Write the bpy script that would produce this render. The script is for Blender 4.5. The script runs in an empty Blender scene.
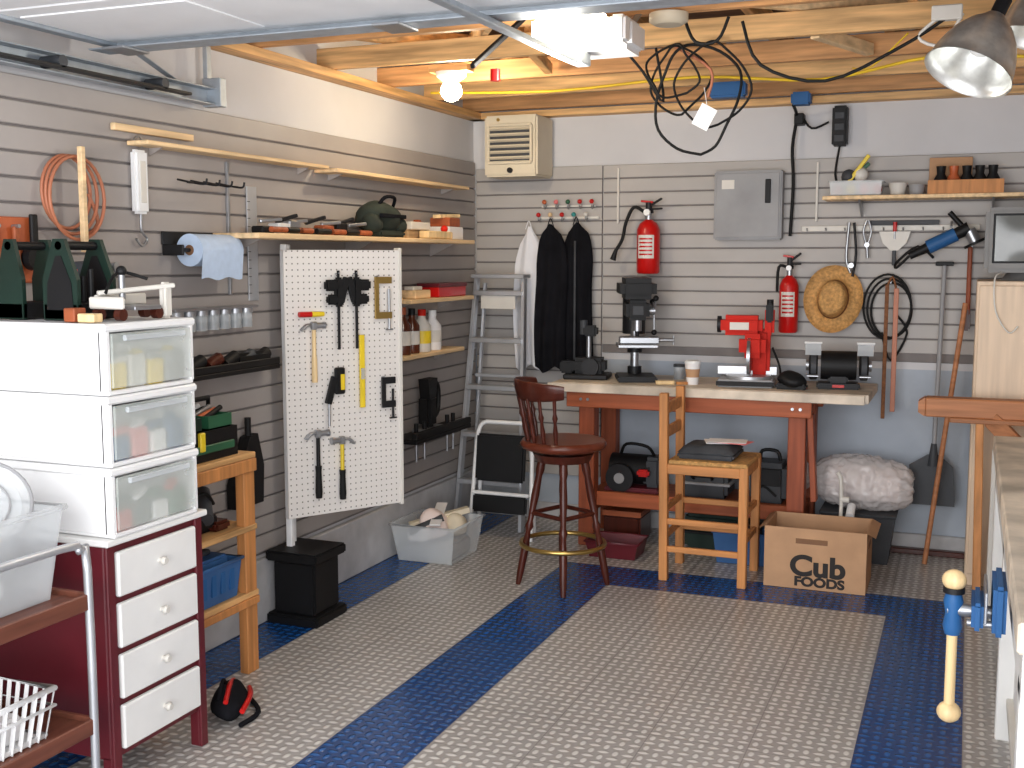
import bpy, bmesh, math, random
from math import sin, cos, pi, radians
from mathutils import Vector, Matrix, noise
random.seed(4)
S = bpy.context.scene
COL = S.collection

# ---------------------------------------------------------------- materials
def lin(c):
    return tuple(((v/255.)/12.92 if v/255. <= .04045 else ((v/255.+.055)/1.055)**2.4) for v in c)+(1,)
def new(name):
    m = bpy.data.materials.new(name); m.use_nodes = True
    nt = m.node_tree; b = nt.nodes["Principled BSDF"]
    return m, nt, b
def N(nt, t, **k):
    n = nt.nodes.new(t)
    for a, v in k.items(): setattr(n, a, v)
    return n
def mat(name, c, rough=.5, metal=0, var=.12, scale=6, bump=0, alpha=1, spec=.5, stretch=(1,1,1)):
    m, nt, b = new(name)
    b.inputs["Roughness"].default_value = rough
    b.inputs["Metallic"].default_value = metal
    b.inputs["Specular IOR Level"].default_value = spec
    tc = N(nt, "ShaderNodeTexCoord"); mp = N(nt, "ShaderNodeMapping"); mp.inputs["Scale"].default_value = stretch
    nz = N(nt, "ShaderNodeTexNoise"); nz.inputs["Scale"].default_value = scale; nz.inputs["Detail"].default_value = 4
    nt.links.new(tc.outputs["Object"], mp.inputs[0]); nt.links.new(mp.outputs[0], nz.inputs["Vector"])
    r = N(nt, "ShaderNodeValToRGB"); L = lin(c)
    r.color_ramp.elements[0].position = .3; r.color_ramp.elements[1].position = .7
    r.color_ramp.elements[0].color = tuple(v*(1-var) for v in L[:3])+(1,)
    r.color_ramp.elements[1].color = tuple(min(1, v*(1+var)) for v in L[:3])+(1,)
    nt.links.new(nz.outputs[0], r.inputs[0]); nt.links.new(r.outputs[0], b.inputs["Base Color"])
    if bump:
        bp = N(nt, "ShaderNodeBump"); bp.inputs["Strength"].default_value = bump; bp.inputs["Distance"].default_value = .01
        nt.links.new(nz.outputs[0], bp.inputs["Height"]); nt.links.new(bp.outputs[0], b.inputs["Normal"])
    if alpha < 1: b.inputs["Alpha"].default_value = alpha
    return m
def wood(name, c, axis='x', var=.25, rough=.55):
    st = {'x': (1, 14, 14), 'y': (14, 1, 14), 'z': (14, 14, 1)}[axis]
    return mat(name, c, rough, var=var, scale=2.5, stretch=st, bump=.08, spec=.35)
def emit(name, c, s):
    m, nt, b = new(name)
    b.inputs["Base Color"].default_value = lin(c)
    b.inputs["Emission Color"].default_value = lin(c); b.inputs["Emission Strength"].default_value = s
    return m

M = {}
M['dry'] = mat("painted_drywall", (204,203,205), .8, var=.06, scale=2)
M['low'] = mat("painted_lower_wall", (172,180,190), .85, var=.16, scale=2, spec=.2)
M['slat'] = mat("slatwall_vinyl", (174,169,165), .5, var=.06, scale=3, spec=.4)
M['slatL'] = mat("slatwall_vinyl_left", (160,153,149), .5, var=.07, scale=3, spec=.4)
M['groove'] = mat("slat_groove", (120,114,112), .7)
M['conc'] = mat("concrete_curb", (186,185,186), .85, var=.14, scale=8, bump=.2)
M['pine'] = wood("pine_x", (214,170,116), 'x', var=.4)
M['pinel'] = wood("pine_light", (226,194,150), 'y')
M['piney'] = wood("pine_y", (206,160,106), 'y', var=.4)
M['joist2'] = wood("pine_weathered", (190,140,92), 'x', var=.4)
M['deck'] = mat("roof_deck", (104,72,48), .85, var=.4, scale=4, stretch=(1,4,1))
M['pinez'] = wood("pine_z", (192,130,76), 'z')
M['pinezx'] = wood("pine_zx", (192,130,76), 'x')
M['saww'] = wood("weathered_fir", (174,116,78), 'x')
M['redwood'] = wood("stained_fir", (160,84,50), 'x')
M['redwoodz'] = wood("stained_fir_z", (146,74,46), 'z')
M['darkwood'] = wood("cherry_stain", (72,30,20), 'z', rough=.3)
M['seatwood'] = wood("cherry_seat", (96,44,28), 'x', rough=.3)
M['cartwood'] = wood("walnut_laminate", (108,64,50), 'y', rough=.4)
M['beech'] = wood("beech", (230,200,150), 'z', rough=.4)
M['birch'] = wood("birch_ply", (224,200,174), 'z', var=.1)
M['btop'] = mat("worn_bench_top", (214,200,182), .6, var=.35, scale=5, spec=.3)
M['cabred'] = mat("oxblood_paint", (94,24,34), .4, var=.15)
M['white'] = mat("white_plastic", (236,236,236), .35, var=.02)
M['wpaint'] = mat("white_paint", (234,233,230), .45, var=.04)
M['doorw'] = mat("door_skin", (240,241,242), .5, var=.03)
M['offw'] = mat("off_white", (214,210,202), .5, var=.06)
M['clear'] = mat("clear_plastic", (232,236,238), .1, var=.02, alpha=.32)
M['clear2'] = mat("clear_plastic_thick", (226,232,236), .15, var=.02, alpha=.42)
M['frost'] = mat("frosted_plastic", (220,226,220), .15, var=.05, alpha=.34)
M['black'] = mat("black_plastic", (16,16,18), .55, var=.2, spec=.3)
M['blackm'] = mat("black_iron", (26,26,29), .5, .1, var=.2, spec=.35)
M['rubber'] = mat("black_rubber", (18,18,18), .65, spec=.3)
M['grey'] = mat("grey_enamel", (150,150,152), .5, spec=.3)
M['dgrey'] = mat("dark_grey", (64,66,70), .55, spec=.3)
M['alu'] = mat("aluminium", (194,196,200), .4, .65, var=.08)
M['steel'] = mat("steel", (165,167,171), .35, .8, var=.15)
M['galv'] = mat("galvanised", (168,176,184), .45, .5, var=.12, scale=20)
M['red'] = mat("red_enamel", (190,22,20), .3, var=.08, spec=.4)
M['redo'] = mat("saw_red", (200,34,18), .6, var=.08, spec=.2)
M['orange'] = mat("orange_plastic", (186,92,50), .45)
M['orcord'] = mat("orange_cord", (176,108,78), .5)
M['yellow'] = mat("yellow_plastic", (232,202,44), .4)
M['blue'] = mat("blue_paint", (40,92,146), .5, spec=.3)
M['bluebin'] = mat("blue_bin", (58,98,148), .5, spec=.3)
M['green'] = mat("green_plastic", (40,92,64), .45)
M['dkgreen'] = mat("dark_green_plastic", (20,42,34), .5, spec=.3)
M['olive'] = mat("olive_canvas", (34,42,34), .85, var=.3, scale=20, bump=.2)
M['brass'] = mat("brass", (184,154,90), .3, .9)
M['cream'] = mat("cream_enamel", (214,202,178), .5, var=.04)
M['brownb'] = mat("brown_glass", (84,40,24), .2)
M['straw'] = mat("straw", (188,142,84), .75, var=.35, scale=60, bump=.5)
M['strawd'] = mat("straw_shade_band", (120,74,40), .75, var=.3, scale=60)  # darkened straw: painted shading on the hat band, also the strap's colour
M['card'] = mat("cardboard", (188,148,114), .8, var=.10, scale=8, bump=.05, spec=.2)
M['cardin'] = mat("cardboard_inside", (130,94,68), .85)
M['ink'] = mat("black_ink", (34,28,26), .7)
M['clothw'] = mat("white_cloth", (226,226,230), .9, var=.05)
M['clothb'] = mat("black_cloth", (22,22,26), .95, var=.3, scale=9, spec=.1)
M['clothg'] = mat("grey_cloth", (62,64,68), .9, var=.3, scale=9)
M['paper'] = mat("paper_towel", (190,208,232), .9, var=.05, scale=30, bump=.2)
M['paperw'] = mat("paper", (236,234,234), .8, var=.04)
M['film'] = mat("plastic_film", (246,240,238), .12, var=.04, scale=22, bump=.5, alpha=.40, spec=.8)
M['rollp'] = mat("foam_roll", (232,214,208), .8, var=.1, scale=10)
M['glass'] = mat("screen_glass", (112,114,112), .15)
M['tvgrey'] = mat("tv_case", (120,118,116), .5)
M['refl'] = mat("spun_aluminium", (226,226,222), .3, .8, var=.2, scale=26)
M['yelcord'] = mat("yellow_cord", (224,186,40), .5)
M['glow'] = emit("lamp_lens", (255,246,224), 9)
M['bulb'] = emit("bulb_glow", (255,236,196), 80)
M['lbulb'] = mat("frosted_bulb", (244,244,240), .2, var=.02)
M['pink'] = mat("pink_plastic", (226,120,120), .45)
M['teal'] = mat("teal_plastic", (50,140,140), .45)

def peg():
    m, nt, b = new("pegboard")
    tc = N(nt, "ShaderNodeTexCoord"); sx = N(nt, "ShaderNodeSeparateXYZ"); nt.links.new(tc.outputs["Object"], sx.inputs[0])
    def mth(op, a, bb=None):
        n = N(nt, "ShaderNodeMath", operation=op)
        for i, v in enumerate((a, bb)):
            if v is None: continue
            if isinstance(v, (int, float)): n.inputs[i].default_value = v
            else: nt.links.new(v, n.inputs[i])
        return n.outputs[0]
    def cell(o):
        return mth('SUBTRACT', mth('FRACT', mth('MULTIPLY', o, 1/.027)), .5)
    a, c = cell(sx.outputs[0]), cell(sx.outputs[2])
    d = mth('SQRT', mth('ADD', mth('MULTIPLY', a, a), mth('MULTIPLY', c, c)))
    k = mth('LESS_THAN', d, .13)
    mx = N(nt, "ShaderNodeMix", data_type='RGBA'); mx.inputs[6].default_value = lin((228,223,218)); mx.inputs[7].default_value = lin((120,114,108))
    nt.links.new(k, mx.inputs[0]); nt.links.new(mx.outputs[2], b.inputs["Base Color"]); b.inputs["Roughness"].default_value = .4
    return m
M['peg'] = peg()

def floor_mat():
    m, nt, b = new("garage_floor_tile")
    tc = N(nt, "ShaderNodeTexCoord"); sx = N(nt, "ShaderNodeSeparateXYZ"); nt.links.new(tc.outputs["Object"], sx.inputs[0])
    X, Yc = sx.outputs[0], sx.outputs[1]
    def mth(op, a, bb=None, cc=None):
        n = N(nt, "ShaderNodeMath", operation=op)
        for i, v in enumerate((a, bb, cc)):
            if v is None: continue
            if isinstance(v, (int, float)): n.inputs[i].default_value = v
            else: nt.links.new(v, n.inputs[i])
        return n.outputs[0]
    def band(o, lo, hi): return mth('MULTIPLY', mth('GREATER_THAN', o, lo), mth('LESS_THAN', o, hi))
    T = .3275; x0 = .935
    blue = mth('MAXIMUM', band(X, x0, x0+T), band(X, x0+5*T, x0+6*T))
    blue = mth('MULTIPLY', blue, mth('LESS_THAN', Yc, -.925))
    bk = mth('MULTIPLY', band(Yc, -.925-T, -.925), band(X, x0, x0+6*T))
    blue = mth('MAXIMUM', blue, bk)
    blue = mth('MAXIMUM', blue, mth('LESS_THAN', X, x0-2*T))
    s = T/8
    u, v = mth('DIVIDE', mth('SUBTRACT', X, x0), s), mth('DIVIDE', mth('ADD', Yc, .925), s)
    fu, fv = mth('SUBTRACT', mth('FRACT', u), .5), mth('SUBTRACT', mth('FRACT', v), .5)
    par = mth('FLOORED_MODULO', mth('ADD', mth('FLOOR', u), mth('FLOOR', v)), 2.0)
    a2 = mth('ADD', mth('MULTIPLY', par, 2.6), 1.0); b2 = mth('SUBTRACT', 3.6, mth('MULTIPLY', par, 2.6))
    d = mth('SQRT', mth('ADD', mth('MULTIPLY', a2, mth('MULTIPLY', fu, fu)), mth('MULTIPLY', b2, mth('MULTIPLY', fv, fv))))
    h = mth('MINIMUM', mth('MAXIMUM', mth('MULTIPLY', mth('SUBTRACT', .54, d), 4.0), 0.0), 1.0)
    tu, tv = mth('FRACT', mth('DIVIDE', mth('SUBTRACT', X, x0), T)), mth('FRACT', mth('DIVIDE', mth('ADD', Yc, .925), T))
    su = mth('MAXIMUM', mth('LESS_THAN', tu, .012), mth('LESS_THAN', tv, .012))
    nz = N(nt, "ShaderNodeTexNoise"); nz.inputs["Scale"].default_value = 2.2; nz.inputs["Detail"].default_value = 6
    nt.links.new(tc.outputs["Object"], nz.inputs["Vector"])
    def mix(f, A, B_):
        n = N(nt, "ShaderNodeMix", data_type='RGBA')
        for i, w in ((0, f), (6, A), (7, B_)):
            if isinstance(w, tuple): n.inputs[i].default_value = w
            elif isinstance(w, (int, float)): n.inputs[i].default_value = w
            else: nt.links.new(w, n.inputs[i])
        return n.outputs[2]
    g = mix(h, lin((162,157,153)), lin((210,206,202)))
    bl = mix(h, lin((14,58,112)), lin((34,92,158)))
    c = mix(blue, g, bl)
    c = mix(mth('MULTIPLY', mth('MAXIMUM', mth('SUBTRACT', nz.outputs[0], .4), 0.0), .5), c, lin((104,98,94)))
    c = mix(mth('MULTIPLY', su, .3), c, lin((60,60,66)))
    nt.links.new(c, b.inputs["Base Color"]); b.inputs["Roughness"].default_value = .24
    bp = N(nt, "ShaderNodeBump"); bp.inputs["Strength"].default_value = .55; bp.inputs["Distance"].default_value = .004
    nt.links.new(h, bp.inputs["Height"]); nt.links.new(bp.outputs[0], b.inputs["Normal"])
    return m
M['floor'] = floor_mat()

# ---------------------------------------------------------------- mesh builder
class G:
    def __init__(s, name, OM=None):
        s.n = name; s.v = []; s.f = []; s.mi = []; s.sm = []; s.mats = []; s.M = Matrix(); s.OM = OM; s.keep = False
    def _m(s, k):
        m = M[k] if isinstance(k, str) else k
        if m not in s.mats: s.mats.append(m)
        return s.mats.index(m)
    def add(s, vs, fs, m, smooth=False):
        k = len(s.v); i = s._m(m)
        s.v += [s.M @ Vector(p) for p in vs]
        for f in fs:
            s.f.append([a+k for a in f]); s.mi.append(i); s.sm.append(smooth)
    def bm(s, b, m, smooth=False):
        b.verts.index_update()
        s.add([v.co.copy() for v in b.verts], [[v.index for v in f.verts] for f in b.faces], m, smooth); b.free()
    def box(s, x0, x1, y0, y1, z0, z1, m, b=.004, T=None):
        q = bmesh.new(); bmesh.ops.create_cube(q, size=1)
        for v in q.verts:
            v.co = Vector(((x0+x1)/2+v.co.x*(x1-x0), (y0+y1)/2+v.co.y*(y1-y0), (z0+z1)/2+v.co.z*(z1-z0)))
        b = min(b, .3*min(abs(x1-x0), abs(y1-y0), abs(z1-z0)))
        if b > 0: bmesh.ops.bevel(q, geom=q.edges[:], offset=b, segments=2 if b > .007 else 1, affect='EDGES')
        if T:
            for v in q.verts: v.co = T @ v.co
        s.bm(q, m)
    def beam(s, p0, p1, w, h, m, up=(0,0,1), b=.003):
        p0, p1 = Vector(p0), Vector(p1); d = (p1-p0); l = d.length; d.normalize(); up = Vector(up)
        if abs(d.dot(up)) > .98: up = Vector((0,1,0))
        x = d.cross(up).normalized(); z = x.cross(d)
        T = Matrix((x, d, z)).transposed().to_4x4(); T.translation = p0
        s.box(-w/2, w/2, 0, l, -h/2, h/2, m, b, T)
    def prof(s, p0, p1, pr, m, n=16, cap=True):
        p0, p1 = Vector(p0), Vector(p1); d = p1-p0; z = d.normalized()
        a = Vector((1,0,0)) if abs(z.x) < .8 else Vector((0,1,0))
        x = z.cross(a).normalized(); y = z.cross(x); vs = []; fs = []
        for t, r in pr:
            c = p0+d*t
            for i in range(n):
                an = 2*pi*i/n; vs.append(c+x*r*cos(an)+y*r*sin(an))
        for j in range(len(pr)-1):
            for i in range(n):
                k = (i+1) % n; fs.append([j*n+i, j*n+k, (j+1)*n+k, (j+1)*n+i])
        s.add(vs, fs, m, True)
        if cap:
            for j in (0, len(pr)-1):
                if pr[j][1] > 1e-4: s.add(vs[j*n:(j+1)*n], [list(range(n))], m)
    def cyl(s, p0, p1, r, m, r1=None, n=16, cap=True):
        s.prof(p0, p1, [(0, r), (1, r if r1 is None else r1)], m, n, cap)
    def ball(s, c, r, m, sc=(1,1,1), n=16):
        q = bmesh.new(); bmesh.ops.create_uvsphere(q, u_segments=n, v_segments=n//2+2, radius=r)
        for v in q.verts: v.co = Vector(c)+Vector((v.co.x*sc[0], v.co.y*sc[1], v.co.z*sc[2]))
        s.bm(q, m, True)
    def blob(s, c, r, m, sc=(1,1,1), n=20, k=.2, fr=6, seed=0):
        q = bmesh.new(); bmesh.ops.create_uvsphere(q, u_segments=n, v_segments=n//2+2, radius=r)
        for v in q.verts:
            w = 1+k*noise.noise(v.co*fr/r*.16+Vector((seed,seed*2,0)))
            v.co = Vector(c)+Vector((v.co.x*sc[0]*w, v.co.y*sc[1]*w, v.co.z*sc[2]*w))
        s.bm(q, m, True)
    def tube(s, pts, r, m, n=8, closed=False, sub=4):
        P = [Vector(p) for p in pts]
        if sub > 1:
            Q = []; L = len(P)
            for i in range(L if closed else L-1):
                g = (lambda k: P[k % L]) if closed else (lambda k: P[max(0, min(L-1, k))])
                a, b_, c, d = g(i-1), g(i), g(i+1), g(i+2)
                for j in range(sub):
                    t = j/sub
                    Q.append(.5*((2*b_)+(c-a)*t+(2*a-5*b_+4*c-d)*t*t+(3*b_-a-3*c+d)*t**3))
            if not closed: Q.append(P[-1])
            P = Q
        L = len(P); vs = []; fs = []; x = None
        for i in range(L):
            d = (P[(i+1) % L]-P[i-1]) if closed else (P[min(i+1, L-1)]-P[max(i-1, 0)])
            if d.length < 1e-9: d = Vector((0,0,1))
            d.normalize()
            if x is None:
                a = Vector((0,0,1)) if abs(d.z) < .9 else Vector((1,0,0)); x = d.cross(a).normalized()
            else:
                x = (x-d*x.dot(d)).normalized()
            y = d.cross(x)
            for k in range(n):
                an = 2*pi*k/n; vs.append(P[i]+x*r*cos(an)+y*r*sin(an))
        for j in range(L if closed else L-1):
            for i in range(n):
                k = (i+1) % n; jj = (j+1) % L; fs.append([j*n+i, j*n+k, jj*n+k, jj*n+i])
        s.add(vs, fs, m, True)
        if not closed:
            s.add(vs[:n], [list(range(n))], m); s.add(vs[-n:], [list(range(n))], m)
    def ring(s, c, r, t, m, axis='z', n=32, sc=(1,1)):
        pts = []
        for i in range(n):
            a = 2*pi*i/n; u, v = r*cos(a)*sc[0], r*sin(a)*sc[1]
            pts.append(Vector(c)+Vector({'z': (u,v,0), 'y': (u,0,v), 'x': (0,u,v)}[axis]))
        s.tube(pts, t, m, closed=True, sub=1)
    def poly(s, pts, vec, m):
        P = [Vector(p) for p in pts]; v = Vector(vec); n = len(P)
        s.add(P+[p+v for p in P], [list(range(n)), list(range(2*n-1, n-1, -1))]+[[i, (i+1) % n, n+(i+1) % n, n+i] for i in range(n)], m)
    def surf(s, fn, nu, nv, m, smooth=True):
        vs = [fn(i/nu, j/nv) for j in range(nv+1) for i in range(nu+1)]
        fs = [[j*(nu+1)+i, j*(nu+1)+i+1, (j+1)*(nu+1)+i+1, (j+1)*(nu+1)+i] for j in range(nv) for i in range(nu)]
        s.add(vs, fs, m, smooth)
    def obox(s, x0, x1, y0, y1, z0, z1, t, m, taper=0, rim=0):
        k = taper
        for o in (0, t):
            A = [(x0+k+o,y0+k+o,z0+o),(x1-k-o,y0+k+o,z0+o),(x1-k-o,y1-k-o,z0+o),(x0+k+o,y1-k-o,z0+o)]
            Bq = [(x0+o,y0+o,z1),(x1-o,y0+o,z1),(x1-o,y1-o,z1),(x0+o,y1-o,z1)]
            s.add(A+Bq, [[0,1,2,3],[0,1,5,4],[1,2,6,5],[2,3,7,6],[3,0,4,7]], m)
        a = [(x0,y0,z1),(x1,y0,z1),(x1,y1,z1),(x0,y1,z1)]; b = [(x0+t,y0+t,z1),(x1-t,y0+t,z1),(x1-t,y1-t,z1),(x0+t,y1-t,z1)]
        s.add(a+b, [[i,(i+1)%4,4+(i+1)%4,4+i] for i in range(4)], m)
        if rim:
            s.tube([(x0-rim/2,y0-rim/2,z1),(x1+rim/2,y0-rim/2,z1),(x1+rim/2,y1+rim/2,z1),(x0-rim/2,y1+rim/2,z1)], rim, m, closed=True, sub=1, n=6)
    def done(s):
        me = bpy.data.meshes.new(s.n)
        OM = s.OM
        if OM is None:
            if s.keep: c = Vector((0,0,0))
            else:
                xs = [v.x for v in s.v]; ys = [v.y for v in s.v]; zs = [v.z for v in s.v]
                c = Vector(((min(xs)+max(xs))/2, (min(ys)+max(ys))/2, min(zs)))
            OM = Matrix.Translation(c); vs = [v-c for v in s.v]
        else: vs = s.v
        me.from_pydata([tuple(v) for v in vs], [], s.f)
        for m in s.mats: me.materials.append(m)
        me.polygons.foreach_set("material_index", s.mi); me.polygons.foreach_set("use_smooth", s.sm)
        me.update()
        ob = bpy.data.objects.new(s.n, me); ob.matrix_world = OM; COL.objects.link(ob); return ob
def simple(name, *boxes):
    g = G(name)
    for b in boxes: g.box(*b)
    return g.done()
def Rz(a, c=(0,0,0)):
    return Matrix.Translation(c) @ Matrix.Rotation(a, 4, 'Z')

# ---------------------------------------------------------------- room shell
g = G("floor"); g.keep = True
g.add([(-.15,-7.4,0),(4.55,-7.4,0),(4.55,.15,0),(-.15,.15,0)], [[0,1,2,3]], 'floor'); g.done()
simple("wall_left", (-.15,0,-7,.15,0,2.8,'dry',0))
simple("wall_right", (4.4,4.55,-7,.15,0,2.8,'dry',0))
g = G("wall_back"); g.box(0,4.4,0,.15,1.0,2.8,'dry',0); g.box(0,4.4,0,.15,0,1.0,'low',0); g.done()
simple("ceiling", (-.15,4.55,-7,.15,2.8,2.86,'deck',0))

def slats(name, m, fn, z0, z1, lo, hi):
    g = G(name); h = .0815
    fn(g, lo, hi, z0, z1, .001, .012, 'groove')
    z = z1
    while z-h > z0-.04:
        a = max(z0, z-h+.008)
        fn(g, lo, hi, a, z, .012, .022, m); z -= h
    return g.done()
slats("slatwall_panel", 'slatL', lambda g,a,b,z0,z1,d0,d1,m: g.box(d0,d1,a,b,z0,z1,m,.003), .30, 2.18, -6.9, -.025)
slats("slatwall_panel", 'slat', lambda g,a,b,z0,z1,d0,d1,m: g.box(a,b,-d1,-d0,z0,z1,m,.003), 1.04, 2.14, .84, 3.6)
slats("slatwall_panel", 'slat', lambda g,a,b,z0,z1,d0,d1,m: g.box(a,b,-d1,-d0,z0,z1,m,.003), .28, 2.14, .025, .835)
simple("baseboard_left", (.001,.035,-6.9,-.03,0,.285,'conc',.005))
simple("baseboard_back", (.04,4.39,-.03,-.001,0,.10,'conc',.005))
simple("trim_1", (2.42,2.95,-.085,-.035,0,.03,'darkwood',.004))

g = G("ceiling_joists")
for i,y in enumerate((-.14,-.66,-1.20,-1.78,-2.38,-3.0,-3.6,-4.2,-4.8,-5.4,-6.0,-6.6)):
    g.box(.0,4.4,y-.02,y+.02,2.47,2.565,'pine' if i%2 else 'joist2',.002)
for x in (.25,.8,1.35,1.9,2.45,3.0,3.6,4.2):
    g.box(x-.02,x+.02,-6.8,0,2.68,2.79,'piney',.002)
g.box(0,.09,-6.8,0,2.43,2.468,'piney',.002)
g.box(0,4.4,-.09,0,2.43,2.468,'pine',.002)
g.beam((.1,-2.2,2.61),(1.3,-.3,2.61),.04,.085,'piney')
g.beam((3.4,-2.3,2.61),(2.3,-.2,2.61),.04,.085,'piney')
g.beam((2.0,-1.95,2.61),(2.9,-1.2,2.61),.04,.085,'pinel')
g.beam((1.1,-2.2,2.61),(.3,-.9,2.61),.03,.085,'pinel')
g.beam((2.25,-1.74,2.49),(2.42,-1.26,2.49),.04,.05,'pinel'); g.beam((1.05,-1.74,2.50),(.95,-1.26,2.50),.04,.05,'piney')
for (x,y) in ((1.0,-1.2),(2.6,-1.78),(3.2,-.66),(1.7,-.66)): g.box(x,x+.035,y-.5,y,2.565,2.62,'piney',.002)
g.done()

# overhead sectional door
g = G("garage_door")
for i in range(5):
    y1 = -3.32-i*.56; y0 = y1-.55
    g.box(.12,4.24,y0,y1,2.315,2.35,'doorw',.006)
    for k in range(6):
        x = .2+k*.67; g.box(x,x+.6,y0+.08,y1-.08,2.311,2.316,'doorw',.002)
    for x in (.14,2.0,2.85,4.19): g.box(x,x+.04,y0,y1,2.302,2.315,'galv',.002)
g.box(.12,4.24,-3.35,-3.32,2.285,2.352,'galv',.003)
g.box(.12,4.24,-3.42,-3.35,2.285,2.29,'galv',.001)
for x in (.2,1.2,2.9): g.box(x,x+.09,-3.45,-3.32,2.276,2.285,'steel',.002)
g.done()
for xx in (.045,4.27):
    g = G("garage_door_track")
    g.box(xx,xx+.05,-6.3,-2.68,2.195,2.20,'galv',.001); g.box(xx,xx+.05,-6.3,-2.68,2.255,2.26,'galv',.001)
    g.box(xx,xx+.006,-6.3,-2.68,2.20,2.255,'galv',.001)
    g.box(xx-.015,xx+.07,-2.70,-2.66,2.19,2.30,'galv',.002); g.box(xx-.01,xx+.01,-2.70,-2.67,2.30,2.425,'galv',.002)
    g.beam((xx+.02,-2.9,2.26),(xx+.02,-3.4,2.42),.03,.004,'galv')
    for k in range(6): g.cyl((xx+.0,-3.05-k*.5,2.228),(xx+.09,-3.05-k*.5,2.228),.02,'dgrey')
    g.box(xx+.055,xx+.09,-3.9,-2.9,2.205,2.215,'blackm',.001)
    g.done()
g = G("door_opener")
g.box(1.46,1.76,-2.66,-2.46,2.31,2.42,'white',.02)
g.box(1.44,1.70,-2.78,-2.66,2.31,2.42,'glow',.02)
g.box(1.705,1.76,-2.73,-2.66,2.32,2.41,'white',.01)
g.beam((1.57,-2.66,2.272),(1.50,-6.4,2.262),.035,.018,'galv')
g.box(1.55,1.60,-2.70,-2.60,2.265,2.31,'galv',.003)
for x in (1.50,1.72): g.beam((x,-2.50,2.42),(x,-2.42,2.468),.025,.004,'galv')
g.beam((1.28,-2.9,2.24),(1.33,-2.55,2.46),.018,.018,'blackm')
g.cyl((1.28,-2.7,2.26),(1.28,-2.7,2.22),.018,'red')
g.done()

# ---------------------------------------------------------------- ceiling fittings
g = G("ceiling_bulb")
g.prof((.55,-1.5,2.47),(.55,-1.5,2.43),[(0,.075),(.5,.07),(1,.04)],'white',24)
g.ball((.55,-1.5,2.385),.05,'bulb'); g.cyl((.55,-1.5,2.435),(.55,-1.5,2.41),.022,'white')
g.box(.45,.65,-1.54,-1.46,2.47,2.50,'pine',.002); g.done()
g = G("smoke_detector"); g.prof((1.82,-2.38,2.47),(1.82,-2.38,2.43),[(0,.07),(.7,.07),(1,.05)],'cream',24); g.done()

def lamp(c, ax, R, top):
    g = G("clamp_lamp"); c = Vector(c); ax = Vector(ax).normalized()
    p0 = c-ax*.07; p1 = c+ax*.12; k = R/.135
    g.prof(p0,p1,[(0,.139*k),(.03,.133*k),(.2,.128*k),(.4,.117*k),(.6,.10*k),(.8,.072*k),(.92,.045*k),(1,.03)],'refl',40,False)
    g.prof(p0,p1,[(0,.137*k),(.03,.130*k),(.2,.125*k),(.4,.114*k),(.6,.097*k),(.8,.069*k),(.92,.042*k),(.96,.0)],'refl',40,False)
    g.cyl(p1,p1+ax*.06,.022,'blackm'); g.ball(c+ax*.02,.032,'lbulb'); g.cyl(c+ax*.03,p1,.016,'lbulb')
    e = p1+ax*.06
    g.tube([e,(e+Vector(top))/2+Vector((.03,0,.0)),top],.005,'rubber')
    g.done()
lamp((2.855,-2.85,2.19),(.36,.34,.86),.125,(2.98,-2.8,2.465))
lamp((3.03,-2.45,2.35),(.25,.15,.95),.11,(3.06,-2.4,2.465))

g = G("hanging_cable")
def loop(cx, cy, top, bot, rx, k, r=.006):
    pts = []
    for i in range(13):
        a = -pi/2+2*pi*i/12 + .2*k
        pts.append((cx+rx*cos(a)+.02*sin(3*a+k), cy+.03*sin(a*2+k), (top+bot)/2+(top-bot)/2*sin(a)))
    g.tube(pts,r,'rubber',closed=False)
loop(1.80,-1.82,2.46,2.02,.17,0); loop(1.72,-1.80,2.46,2.18,.11,1,.005); loop(1.86,-1.84,2.46,2.12,.14,2,.005); loop(1.70,-1.85,2.46,2.25,.10,3,.005)
g.tube([(1.5,-1.9,2.46),(1.58,-1.85,2.36),(1.66,-1.82,2.24),(1.62,-1.8,2.46)],.006,'rubber')
g.tube([(1.7,-1.8,2.46),(1.85,-1.8,2.36),(1.84,-1.8,2.25)],.006,'orcord')
g.done()
g = G("paper_tag"); g.M = Matrix.Translation((1.85,-1.90,2.16)) @ Matrix.Rotation(.5,4,'Y'); g.box(-.035,.035,-.002,.002,-.045,.045,'paperw',.0005); g.M = Matrix()
g.tube([(1.86,-1.898,2.2),(1.84,-1.87,2.28)],.0015,'paperw'); g.done()
g = G("extension_cord")
g.tube([(.2,-1.0,2.46),(.9,-1.02,2.43),(1.6,-1.0,2.46),(2.2,-1.1,2.40),(2.7,-1.3,2.44),(3.2,-1.3,2.41),(3.9,-1.4,2.46)],.007,'yelcord')
g.tube([(2.35,-1.24,2.42),(2.45,-1.5,2.38),(2.6,-1.74,2.46)],.0035,'yelcord')
g.done()
g = G("black_power_cord")
g.tube([(2.05,-2.2,2.46),(2.12,-2.2,2.30),(2.35,-2.2,2.23),(2.6,-2.2,2.33),(2.75,-2.2,2.42)],.006,'rubber')
g.tube([(1.86,-2.3,2.46),(1.9,-2.3,2.38),(1.98,-2.3,2.38),(2.02,-2.3,2.46)],.006,'rubber')
g.box(2.70,2.8,-2.22,-2.18,2.41,2.46,'offw')
g.tube([(2.72,-2.2,2.42),(2.66,-2.2,2.36),(2.74,-2.2,2.33),(2.8,-2.2,2.43)],.006,'offw')
g.done()
simple("blue_junction_box", (1.62,1.80,-.78,-.70,2.39,2.465,'blue',.01))
simple("blue_junction_box", (1.95,2.05,-.3,-.2,2.40,2.465,'blue',.01))

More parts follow.
